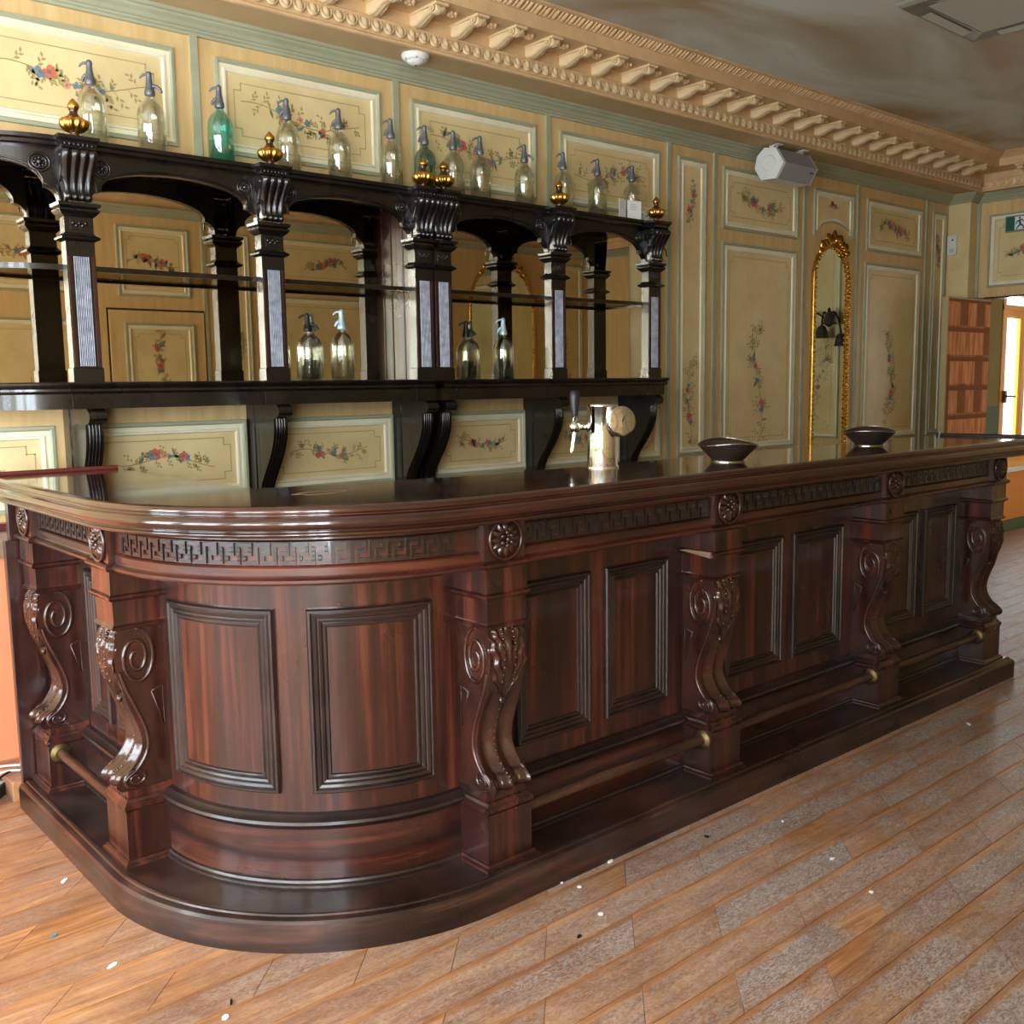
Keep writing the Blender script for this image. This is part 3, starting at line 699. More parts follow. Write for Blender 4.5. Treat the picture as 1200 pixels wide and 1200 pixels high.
# eggs
SP = 0.0612
eg = MB().ball((0, 0, 0), 0.0195, 0.017, 0.028, 8, 6)
P = [[(0.0295*cos(t)*s, -0.002-0.012*(0.85 < s < 0.98), 0.004+0.034*sin(t)*s) for s in (0.80, 0.90, 1.0)] for t in [0.85*pi+1.3*pi*i/10 for i in range(11)]]
eg.grid(P, smooth=True)
egg0 = eg.build('egg', 'plaster_pale', cornice)
k = 0; x = 1.9
while x < 8.18:
    o = egg0 if k == 0 else egg0.copy()
    if k: COL.objects.link(o); o.parent = cornice
    o.location = (x, YW-0.292, 2.954); o.rotation_euler = (-0.25, 0, 0); x += SP; k += 1
for i in range(10):
    o = egg0.copy(); COL.objects.link(o); o.parent = cornice
    o.location = (xc_(0.292), 3.70-SP*i, 2.954); o.rotation_euler = (-0.25, 0, -pi/2)
# modillions: S-scroll bracket with a ribbed leaf below and an abacus on top; local: -Y is outward, z=0 at soffit
mo = MB(); n = 18
bp = catmull([(0.0, -0.048), (-0.035, -0.050), (-0.07, -0.040), (-0.105, -0.028), (-0.135, -0.026), (-0.162, -0.034), (-0.182, -0.026), (-0.184, -0.008)], n)
P = []
for i, (y, z) in enumerate(bp):
    row = []
    for j in range(9):
        u = -1+j/4; w = 0.030*(0.85+0.15*cos(i/n*4)) * (1 - 0.25*max(0, i/n-0.8)/0.2*0)
        row.append((u*w, y, z-0.007*(1-u*u)-0.0045*cos(3*pi*u)*(0.4+0.6*sin(i*1.7)**2)))
    P.append(row)
mo.grid(P, smooth=True)
for s in (0, 8):
    top = [(P[i][s][0], P[i][s][1], -0.008) for i in range(n+1)]
    mo.grid([[P[i][s] for i in range(n+1)], top], smooth=False)
mo.box(-0.034, 0.034, -0.196, 0.0, -0.010, 0.0)
mod0 = mo.build('modillion', 'plaster_pale', cornice)
for s in (-1, 1):
    v = MB(); v.tube([(s*0.031, -0.16+0.020*(1-t/12)*cos(t*0.9), -0.022+0.016*(1-t/12)*sin(t*0.9)) for t in range(11)], 0.004, 5)
    v.build('scroll', 'plaster_pale', mod0)
ro = MB()
for k in range(5): ro.ball((0.016*cos(k*2*pi/5), 0.016*sin(k*2*pi/5), -0.006), 0.012, 0.012, 0.010, 6, 4)
ro.ball((0, 0, -0.012), 0.008, n=6, k=4)
ros0 = ro.build('cornice_rosette', 'plaster_tan', cornice)
k = 0; MS = 0.2236
for i in range(-7, 22):
    x = 3.385+MS*i
    if x > 8.02: break
    o = mod0 if k == 0 else dup(mod0, cornice)
    o.location = (x, YW-0.300, 3.036)
    r = ros0 if k == 0 else dup(ros0, cornice)
    r.location = (x+MS/2, YW-0.42, 3.037); k += 1
for i in range(3):
    o = dup(mod0, cornice, (xc_(0.300), 3.40-MS*i, 3.036), -pi/2)
    dup(ros0, cornice, (xc_(0.42), 3.40-MS/2-MS*i, 3.037))
# leaf enrichment under the ceiling: joined because the tongues are only a few pixels each
lf = MB(); x = 1.6
while x < 7.90:
    for (dx, w, s) in ((0, 0.020, 1.0), (0.027, 0.012, 0.75)):
        xx = x+dx
        pr_ = [(0.518, 3.097, 0.5), (0.530, 3.099, 1.0), (0.548, 3.108, 0.8), (0.566, 3.118, 0.25)]
        P = [[(xx-w*k_*s, YW-d, z+0.001), (xx-w*k_*s*0.4, YW-d-0.006, z-0.006*s), (xx+w*k_*s*0.4, YW-d-0.006, z-0.006*s), (xx+w*k_*s, YW-d, z+0.001)] for d, z, k_ in pr_]
        lf.grid(P, smooth=True)
    x += 0.054
tag(lf.build('leaf_enrichment', 'plaster_tan', cornice), kind='stuff')

# ------------------------------------------------------------------ the bar
CX, CY = 1.640, 2.763
RB, RP, RF = 0.568, 0.710, 0.686           # body face, pedestal face, frieze face (radius of the corner / distance from its centre)
bar = thing('bar_counter', (CX, CY, 0), 'long dark mahogany bar counter with rounded corner, carved corbels and Greek key frieze', 'bar')
def plan(R, yend, xend, n=40):
    return [(CX-R, yend)]+[(CX-R*cos(pi/2*i/n), CY-R*sin(pi/2*i/n)) for i in range(n+1)]+[(xend, CY-R)]
def ring(prof, yend, xend, mb=None, smooth=False, mi=0):
    mb = mb or MB()
    P = [[(x, y, z) for x, y in plan(R, yend, xend)] for R, z in prof]
    mb.grid(P, mi, smooth)
    for e in (0, -1):
        mb.add([row[e] for row in P], [list(range(len(P)))], mi)
    return mb
XEND, YEND = 4.86, 3.655
ring([(0.50, 0.0), (0.50, 0.087), (0.733, 0.087), (0.736, 0.0905), (0.741, 0.092), (0.747, 0.0905), (0.750, 0.0865), (0.757, 0.0855), (0.766, 0.083), (0.772, 0.076), (0.7735, 0.068), (0.7735, 0.0)], 3.64, 4.89).build('step_plinth', 'mahogany_step', bar, sharp=0.35)
for s in ((0.775, 3.30), (0.775, 3.05)): pass
bp_ = MB(); bp_.grid([[(x, y, z) for x, y in plan(R, YEND, XEND)] for R, z in [(0.588, 0.100), (0.588, 0.250)]], smooth=False)
bp_.build('base_board', 'mahogany_rail', bar, sharp=0.35)
ring([(0.585, 0.087), (0.606, 0.087), (0.605, 0.093), (0.598, 0.097), (0.595, 0.103), (0.588, 0.105)], YEND, XEND).build('base_bead', 'mahogany_moulding', bar, sharp=0.35)
ring([(0.56, 0.245), (0.588, 0.245), (0.592, 0.250), (0.602, 0.256), (0.607, 0.264), (0.603, 0.271), (0.592, 0.276), (0.582, 0.284), (0.568, 0.287)], YEND, XEND).build('base_moulding', 'mahogany_moulding', bar, sharp=0.35)
bd = MB(); bd.grid([[(x, y, z) for x, y in plan(RB, YEND, XEND)] for z in (0.28, 0.94)], smooth=True)
bd.grid([[(x, y, z) for x, y in plan(RB-0.03, YEND, XEND)] for z in (0.0, 1.06)], smooth=True)
bd.box(XEND-0.02, XEND, CY-RB, CY-RB+0.35, 0.0, 1.06)
bd.build('body', 'mahogany_upright', bar)
ring([(0.54, 0.934), (0.697, 0.934), (0.704, 0.936), (0.709, 0.942), (0.709, 0.949), (0.703, 0.954), (0.696, 0.956), (0.694, 0.959), (0.694, 0.978), (0.690, 0.982), (0.680, 0.984), (0.680, 1.043), (0.686, 1.046), (0.690, 1.050), (0.690, 1.063)], YEND, XEND).build('frieze', 'mahogany_rail', bar, sharp=0.35)
frieze = bpy.data.objects['frieze']

# framed panels
FR = [(0, 0), (0, 0.012), (0.004, 0.017), (0.010, 0.017), (0.013, 0.012), (0.017, 0.0145), (0.024, 0.0125), (0.027, 0.009), (0.031, 0.011), (0.037, 0.009), (0.040, 0.004), (0.045, 0.007), (0.049, 0.006), (0.052, 0.0008)]
def bar_panel(fn, a0, a1, b0, b1, na):
    f = MB(); f.grid([[fn(a0+0.05+(a1-a0-0.1)*i/na, b, 0.001) for i in range(na+1)] for b in (b0+0.05, b1-0.05)], smooth=True)
    po = f.build('panel', 'mahogany_upright', bar, normals=False)
    MB().frame(a0, a1, b0, b1, FR, fn, na=na).build('panel_moulding', 'mahogany_moulding', po, weld=True, sharp=0.35)
fnF = lambda a, b, h: (a, CY-RB-h, b)
fnL = lambda a, b, h: (CX-RB-h, a, b)
fnC = lambda s, b, h: (CX-(RB+h)*cos(s/RB), CY-(RB+h)*sin(s/RB), b)
rad = math.radians
bar_panel(fnC, RB*rad(4.3), RB*rad(41.8), 0.342, 0.848, 12)
bar_panel(fnC, RB*rad(50.6), RB*rad(84.8), 0.342, 0.848, 12)
PC = [1.744, 2.725, 3.820, 4.780]
for (a, b) in [(1.889, 2.200), (2.268, 2.573), (2.885, 3.238), (3.306, 3.660), (3.975, 4.273), (4.340, 4.638)]:
    bar_panel(fnF, a, b, 0.352, 0.846, 1)
for (a, b) in [(2.995, 3.170), (3.235, 3.410)]:
    bar_panel(fnL, a, b, 0.352, 0.846, 1)

# corbels: local frame, -Y outwards, origin on the body face at floor level
DP = RP-RB
SC = catmull([(DP-0.016, 0.770), (DP-0.006, 0.745), (DP+0.001, 0.705), (DP-0.001, 0.655), (DP-0.013, 0.606), (DP-0.033, 0.556), (DP-0.058, 0.494), (DP-0.071, 0.440), (DP-0.064, 0.398), (DP-0.036, 0.358), (DP-0.006, 0.338), (DP+0.005, 0.318), (DP-0.010, 0.300)], 54)
HWC = 0.064
def scroll_pos(t):
    k = t*54; i = min(int(k), 53); u = k-i
    return SC[i][0]+(SC[i+1][0]-SC[i][0])*u, SC[i][1]+(SC[i+1][1]-SC[i][1])*u
cb = MB(); P = []
for i, (v, z) in enumerate(SC):
    low = min(1, max(0, (0.60-z)/0.06)); row = []
    for j in range(21):
        u = -1+j/10
        rel = low*0.0085*cos(2*pi*u) + low*0.004*cos(6*pi*u)*max(0, (0.42-z)/0.12)
        row.append((u*HWC, -(v+rel), z))
    P.append(row)
cb.grid(P, smooth=True)
for s in (0, 20):
    cb.grid([[P[i][s] for i in range(55)], [((-1 if s == 0 else 1)*HWC, 0.002, SC[i][1]) for i in range(55)]], smooth=False)
corb0 = cb.build('corbel', 'mahogany_carved', None); corb0.parent = bar
ORG[corb0.name] = Vector((0, 0, 0))
MB().rectloft(-0.080, 0.080, -DP, 0.01, [(0.016, 0.087), (0.015, 0.093), (0.008, 0.097), (0.006, 0.103), (0, 0.105), (0, 0.243), (0.003, 0.248), (0.005, 0.252), (0.005, 0.262), (-0.002, 0.268), (-0.006, 0.276), (-0.012, 0.280), (-0.012, 0.301)]).build('pedestal', 'mahogany_upright', corb0)
MB().rectloft(-0.069, 0.069, -DP+0.002, 0.01, [(-0.004, 0.764), (0.005, 0.768), (0.007, 0.775), (0.0, 0.781), (-0.001, 0.785), (0.0, 0.847), (0.008, 0.851), (0.013, 0.857), (0.013, 0.863), (0.005, 0.868), (0.004, 0.935)]).build('cap_block', 'mahogany_upright', corb0)
# acanthus leaf
lfm = MB(); P = []; nt_ = 40
for i in range(nt_+1):
    t = i/nt_; v, z = scroll_pos(0.012+0.40*t)
    sc_ = 1-0.16*abs(sin(pi*(5.2*t+0.1)))**2
    wv = 0.067*sc_*(1-max(0, (t-0.55)/0.45)**1.6*0.92)
    row = []
    for j in range(29):
        u = -1+j/14; au = abs(u)
        vein = cos(2*pi*(2.6*au+2.4*t)+0.4)
        rel = 0.006+0.0055*vein*(0.35+0.65*au)+0.006*math.exp(-(u/0.10)**2)-0.010*au**6+0.004*sin(pi*t)
        row.append((u*wv, -(v+rel*(1 if t < 0.97 else 0.4)), z))
    P.append(row)
lfm.grid(P, smooth=True)
lfm.ball((0, -(scroll_pos(0.42)[0]+0.006), scroll_pos(0.42)[1]), 0.013, 0.010, 0.012, 8, 6)
for k in range(9):
    v, z = scroll_pos(0.03+0.036*k)
    for s in (-1, 1): lfm.ball((s*0.020, -(v+0.010), z), 0.005, 0.005, 0.006, 6, 4)
lfm.build('acanthus_leaf', 'mahogany_carved', corb0)
bs = MB()
for k in range(13):
    v, z = scroll_pos(0.46+0.034*k)
    bs.ball((0, -(v+0.0065), z), 0.0042, 0.0042, 0.0062, 6, 4)
bs.build('bead_string', 'mahogany_carved', corb0)
for s in (-1, 1):
    vo = MB()
    cv, cz, rx, ry = DP-0.060, 0.680, 0.052, 0.084
    pts = []
    for k in range(46):
        a = pi/2+0.1+k/45*4.0*pi; r = 1-0.80*k/45
        pts.append((s*(HWC+0.001), -(cv+rx*r*cos(a)*(-1)*-1), cz+ry*r*sin(a)))
    vo.tube(pts, 0.0066, 6)
    vo.tube([(s*(HWC+0.001), -(scroll_pos(t/30)[0]-0.009), scroll_pos(t/30)[1]) for t in range(8, 27)], 0.0062, 6)
    # raised outline of the side panel behind the waist
    vo.tube([(s*(HWC+0.001), -0.012, 0.585), (s*(HWC+0.001), -0.012, 0.47), (s*(HWC+0.001), -0.022, 0.50), (s*(HWC+0.001), -0.045, 0.575), (s*(HWC+0.001), -0.012, 0.588)], 0.0018, 5)
    vo.build('volute', 'mahogany_carved', corb0)
    v2 = MB(); pts = []
    for k in range(30):
        a = -pi/2+k/29*3.6*pi; r = 1-0.82*k/29
        pts.append((s*(HWC+0.001), -(DP-0.040+0.038*r*cos(a)), 0.332+0.030*r*sin(a)))
    v2.tube(pts, 0.0056, 6); v2.build('volute_foot', 'mahogany_carved', corb0)
corbels = []
yb = CY-RB
spots = [((x, yb), 0) for x in PC]+[((CX-RB, 2.846), -pi/2), ((CX-RB, 3.562), -pi/2)]
for k, ((x, y), rz) in enumerate(spots):
    o = corb0 if k == 0 else dup(corb0, bar)
    o.location = (x-CX, y-CY, 0); o.rotation_euler = (0, 0, rz); corbels.append(o)
# frieze blocks with rosettes (local, -Y outwards, origin on the frieze face)
fbm = MB().box(-0.072, 0.072, -(RP-0.690)-0.003, 0.02, 0.956, 1.063)
fbm.rectloft(-0.074, 0.074, -(RP-0.690)-0.004, 0.01, [(0.0, 0.933), (0.007, 0.936), (0.012, 0.942), (0.012, 0.949), (0.006, 0.954), (0.0, 0.957)])
blk0 = fbm.build('frieze_block', 'mahogany_upright', None); blk0.parent = bar; ORG[blk0.name] = Vector((0, 0, 0))
rs = MB(); yf = -(RP-0.690)-0.003; R0 = 0.056
rs.tube([(R0*cos(2*pi*k/32), yf-0.004, 1.013+R0*sin(2*pi*k/32)) for k in range(32)], 0.0055, 6, closed=True)
for k in range(12):
    a = 2*pi*k/12; P = []
    for i in range(7):
        r = 0.010+0.040*i/6; w = 0.0125*sin(pi*(0.12+0.80*i/6)); h = 0.004+0.008*sin(pi*i/6)
        P.append([(r*cos(a)-q*w*sin(a), yf-h*(1-q*q*0.85), 1.013+r*sin(a)+q*w*cos(a)) for q in (-1, -0.5, 0, 0.5, 1)])
    rs.grid(P, smooth=True)
for k in range(6):
    a = 2*pi*(k+0.5)/6; rs.ball((0.018*cos(a), yf-0.010, 1.013+0.018*sin(a)), 0.008, 0.007, 0.008, 6, 4)
rs.ball((0, yf-0.012, 1.013), 0.008, 0.009, 0.008, 8, 5)
rs.build('rosette', 'mahogany_carved', blk0)
yfz = CY-0.690
fspots = [((x, yfz), 0) for x in [1.738, 2.722, 3.818, 4.779]]+[((CX-0.690, 2.842), -pi/2), ((CX-0.690, 3.562), -pi/2)]
for k, ((x, y), rz) in enumerate(fspots):
    o = blk0 if k == 0 else dup(blk0, bar)
    o.location = (x-CX, y-CY, 0); o.rotation_euler = (0, 0, rz)
# Greek key: one key is a shared mesh, unit width 0.05
KM = ["111110", "100010", "101110", "101000", "101111"]
def key_mesh(w):
    k = MB(); cw, ch, z0, y = w/6, 0.056/5, 0.9855, -0.006
    for r, line in enumerate(KM):
        j = 0
        while j < 6:
            if line[j] == '1':
                e = j
                while e+1 < 6 and line[e+1] == '1': e += 1
                k.box(-w/2+j*cw-0.0002, -w/2+(e+1)*cw+0.0002, y, 0.002, z0+(4-r)*ch+0.0008, z0+(5-r)*ch-0.0002); j = e+1
            else: j += 1
    for r in range(4):      # uprights joining the rows
        for j in range(6):
            if KM[r][j] == '1' and KM[r+1][j] == '1':
                k.box(-w/2+j*cw, -w/2+(j+1)*cw, y, 0.002, z0+(4-r)*ch-0.002, z0+(4-r)*ch+0.002)
    o = k.build('fret_key', 'mahogany_moulding', None); o.parent = frieze; ORG[o.name] = Vector((0, 0, 0))
    return o
key0 = None
def keys(p0, p1, rz):
    global key0
    L = (Vector(p1)-Vector(p0)).length; n = max(1, round(L/0.0505)); d = (Vector(p1)-Vector(p0))/n
    for i in range(n):
        c = Vector(p0)+d*(i+0.5)
        if key0 is None: key0 = key_mesh(0.0505); o = key0
        else: o = key0.copy(); COL.objects.link(o); o.parent = frieze
        o.location = (c.x-CX, c.y-CY, 0); o.rotation_euler = (0, 0, rz); o.scale = (L/n/0.0505, 1, 1)
yk = CY-0.680
for a, b in [(1.814, 2.646), (2.798, 3.742), (3.894, 4.703)]: keys((a, yk), (b, yk), 0)
keys((CX-0.680, 3.486), (CX-0.680, 2.918), -pi/2)
na = 21
for i in range(na):
    t = rad(2.0+84.0*(i+0.5)/na)
    o = key0.copy(); COL.objects.link(o); o.parent = frieze
    o.location = (-0.680*cos(t), -0.680*sin(t), 0); o.rotation_euler = (0, 0, -pi/2+t); o.scale = (0.680*rad(84)/na/0.0505, 1, 1)
# foot rails
RZ, ROUT = 0.213, CY-2.092
def foot_rail(p0, p1):
    r = MB().tube([p0, p1], 0.017, 12)
    o = r.build('foot_rail', 'worn_rail', bar)
    d = (Vector(p1)-Vector(p0)).normalized()
    for q, s in ((Vector(p0), 1), (Vector(p1), -1)):
        f = MB().tube([q, q+d*s*0.004, q+d*s*0.006, q+d*s*0.012], [0.036, 0.036, 0.032, 0.022], 18)
        f.build('flange', 'old_brass', o)
for a, b in ((1.824, 2.645), (2.805, 3.740), (3.900, 4.700)): foot_rail((a, 2.092, RZ), (b, 2.092, RZ))
foot_rail((CX-ROUT, 2.926, RZ), (CX-ROUT, 3.482, RZ))
eb = MB().box(0.885, 1.33, 3.655, 3.68, 0.0, 0.93).box(0.90, 1.33, 3.655, 3.68, 0.93, 1.06)
eb.build('end_board', 'mahogany_upright', bar, bevel=0.003)

# splintered moulding on the second front corbel
MB().prism([(2.060, 0.866), (2.160, 0.866), (2.190, 0.860), (2.060, 0.846)], 2.637, 2.6525, lambda y, z, d: (d, y, z)).build('broken_moulding', 'brown_board', bar)

# countertop
top = thing('bar_countertop', (CX, CY, 1.064), 'glossy dark mahogany countertop with stepped rounded edge on the bar', 'countertop')
CE = [(0.66, 1.066), (0.756, 1.064), (0.767, 1.066), (0.773, 1.071), (0.772, 1.076), (0.765, 1.079), (0.765, 1.083), (0.777, 1.084), (0.787, 1.090), (0.792, 1.098), (0.791, 1.107), (0.784, 1.115), (0.770, 1.118), (0.766, 1.120), (0.771, 1.124), (0.772, 1.131), (0.768, 1.137), (0.760, 1.1405), (0.752, 1.142)]
TX, TY = 5.03, 3.76
e = ring(CE, TY, TX, smooth=True)
ed = e.build('edge_moulding', 'counter_polish', top)
t = MB(); outer = [(x, y, 1.142) for x, y in plan(0.753, TY, TX)]
inner = [(TX, 2.480), (2.35, 2.480), (2.0, 2.492), (1.72, 2.545), (1.50, 2.590), (1.36, 2.635), (1.31, 2.66), (1.31, TY)]
t.add(outer+[(x, y, 1.142) for x, y in inner], [list(range(len(outer)+len(inner)))])
inn = [(x, y) for x, y in inner]
t.grid([[(x, y, 1.142) for x, y in inn], [(x, y, 1.072) for x, y in inn]], smooth=False)
lo = [(x, y, 1.072) for x, y in plan(0.66, TY, TX)]
t.add(lo+[(x, y, 1.072) for x, y in inner], [list(range(len(lo)+len(inner)))])
t.build('top_board', 'counter_polish', top)
MB().tube([(CX-0.75, TY-0.008, 1.147), (1.31, TY-0.008, 1.147)], 0.010, 8).build('end_bead', 'red_ledge', top)
MB().tube([(TX-0.008, 2.00, 1.146), (TX-0.008, 2.48, 1.146)], 0.010, 8).build('end_bead', 'mahogany_moulding', top)
# worn ring-shaped patch in the polish
wr = MB(); pts = []
for k in range(26):
    a = 2*pi*k/26
    pts.append((1.385+0.085*cos(a)*(1+0.15*sin(5*a)), 2.40+0.045*sin(a)*(1+0.2*cos(3*a))))
wr.add([(x, y, 1.1424) for x, y in pts]+[(1.385+(x-1.385)*0.72, 2.40+(y-2.40)*0.66, 1.1424) for x, y in pts], [(i, (i+1) % 26, 26+(i+1) % 26, 26+i) for i in range(26)])
wr.build('worn_ring', 'brown_board', top)

# ------------------------------------------------------------------ back bar: two ebonised shelf units with arcades and mirrors
YP = 3.79
zz = lambda z: 1.42+(z-1.42)*1.0134
PIL = [1.243, 2.000, 2.756, 2.863, 3.599, 4.336]
ZS, ZT, ZF = 1.461, 2.312, 1.364           # lower shelf top, top board top, fascia bottom
YM = 4.028                                 # mirror face
ECX, EA, EB = 1.19, 0.345, YW-YP           # rounded left end: ellipse centre x, half axes at offset 0
def bb_path(off, unit, n=26):
    if unit == 0:
        return [(ECX-(EA+off)*cos(pi/2*i/n), YW-0.001-(EB+off)*sin(pi/2*i/n)) for i in range(n+1)]+[(2.8085, YP-off)]
    return [(2.8105, YP-off), (4.395+off, YP-off), (4.395+off, YW-0.001)]
def bb_ring(prof, unit, mb=None, smooth=False):
    mb = mb or MB(); P = [[(x, y, z) for x, y in bb_path(o, unit)] for o, z in prof]
    mb.grid(P, 0, smooth)
    for e in (0, -1): mb.add([r[e] for r in P], [list(range(len(P)))])
    return mb
def bb_plate(off, unit, z, mb):
    pts = bb_path(off, unit)
    if unit == 0: pts = pts+[(2.8085, YW-0.001)]
    else: pts = pts+[(2.8105, YW-0.001)]
    mb.add([(x, y, z) for x, y in pts], [list(range(len(pts)))])
units = [thing('back_bar_shelf', (1.9, YW, ZS), 'black arcaded back bar shelf unit with mirror and rounded left end', 'shelf unit'),
         thing('back_bar_shelf', (3.6, YW, ZS), 'black arcaded back bar shelf unit beside the tall painted wall panels', 'shelf unit')]
SHELF = [(-0.02, ZF), (0.012, ZF), (0.014, 1.418), (0.020, 1.421), (0.026, 1.428), (0.026, 1.436), (0.021, 1.440), (0.026, 1.444), (0.032, 1.450), (0.033, 1.456), (0.028, ZS), (-0.10, ZS)]
for un in (0, 1):
    t = units[un]
    s = bb_ring(SHELF, un); bb_plate(0.012, un, ZF, s); bb_plate(0.028, un, ZS, s)
    lower = s.build('lower_shelf', 'ebonised_wood', t, weld=True, sharp=0.35)
    tb = bb_ring([(0.0, ZT-0.035), (0.010, ZT-0.030), (0.014, ZT-0.020), (0.022, ZT-0.014), (0.022, ZT), (0.0, ZT)], un)
    bb_plate(0.0, un, ZT-0.035, tb); bb_plate(0.022, un, ZT, tb)
    tb.build('top_board', 'ebonised_wood', t, weld=True, sharp=0.35)
    gs = MB(); bb_plate(-0.055, un, 1.868, gs); bb_plate(-0.055, un, 1.880, gs)
    gs.build('glass_shelf', 'smoked_glass', t)
    bb_ring([(-0.060, 1.862), (-0.045, 1.862), (-0.045, 1.881), (-0.060, 1.881)], un).build('shelf_edge', 'ebonised_wood', t)
    mx0, mx1 = ((0.90, 2.800), (2.820, 4.385))[un]
    MB().box(mx0, mx1, YM, YM+0.008, ZS, ZT-0.03).build('mirror_glass', 'mirror_silver', t)
sp = MB().box(2.772, 2.800, YP+0.05, YM, ZS, ZT-0.035)
for y in (YP+0.12, YP+0.19): sp.tube([(2.772, y, ZS), (2.772, y, ZT-0.035)], 0.006, 6)
sp.build('side_panel', 'rosewood_strip', units[0])
MB().box(2.820, 2.848, YP+0.05, YM, ZS, ZT-0.035).build('side_panel', 'ebonised_wood', units[1])
# arcade boards
def arch_z(d, L):
    if d < 0.045: return zz(2.085)+0.050*sqrt(max(0, 1-((0.045-d)/0.045)**2))
    q = (L/2-d)/(L/2-0.05)
    return zz(2.152)+0.070*sqrt(max(0, 1-min(1, abs(q))**2))
def arcade(s0, s1, mp, t):
    L = s1-s0; ds = sorted(set([0.0, 0.004, 0.010, 0.02, 0.032, 0.0449, 0.0451, 0.055, 0.07, 0.09]+[L*i/22 for i in range(3, 20)]))
    ds = [d for d in ds if d < L-0.1]+[L-d for d in (0.09, 0.07, 0.055, 0.0451, 0.0449, 0.032, 0.02, 0.010, 0.004, 0.0)]
    F, B, FT, BT, F2 = [], [], [], [], []
    for d in ds:
        zb = arch_z(min(d, L-d), L)
        F.append(mp(s0+d, 0.0, zb)); B.append(mp(s0+d, 0.03, zb)); FT.append(mp(s0+d, 0.0, ZT-0.034)); BT.append(mp(s0+d, 0.03, ZT-0.034))
    mb = MB().grid([FT, F], smooth=False).grid([F, B], smooth=False).grid([B, BT], smooth=False)
    o = mb.build('arch_board', 'ebonised_wood', t, normals=False)
    bead = MB().tube([mp(s0+d, -0.002, arch_z(min(d, L-d), L)+0.010) for d in ds], 0.004, 5)
    bead.build('arch_bead', 'ebonised_wood', o)
    for d in (0.052, L-0.052):
        r = MB()
        for rr, hh in ((0.030, 0.006), (0.020, 0.009)):
            r.tube([tuple(mp(s0+d+rr*cos(2*pi*k/20), -0.003, zz(2.215)+rr*sin(2*pi*k/20))) for k in range(20)], 0.0045, 5, closed=True)
        c = mp(s0+d, -0.006, zz(2.215)); r.ball(c, 0.011, n=8, k=5)
        for k in range(8):
            c = mp(s0+d+0.0135*cos(k*pi/4), -0.004, zz(2.215)+0.0135*sin(k*pi/4)); r.ball(c, 0.0055, n=6, k=4)
        r.build('rosette', 'ebonised_wood', o)
flat = lambda s, d, z: (s, YP+0.025+d, z)
for a, b, un in ((0, 1, 0), (1, 2, 0), (3, 4, 1), (4, 5, 1)):
    arcade(PIL[a]+0.048, PIL[b]-0.048, flat, units[un])
def curved(s, d, z):
    a, b = EA-0.025-d, EB-0.025-d; ph = s/0.44*pi/2
    return (ECX-a*sin(ph), YW-b*cos(ph), z)
arcade(0.0, 0.44, curved, units[0])
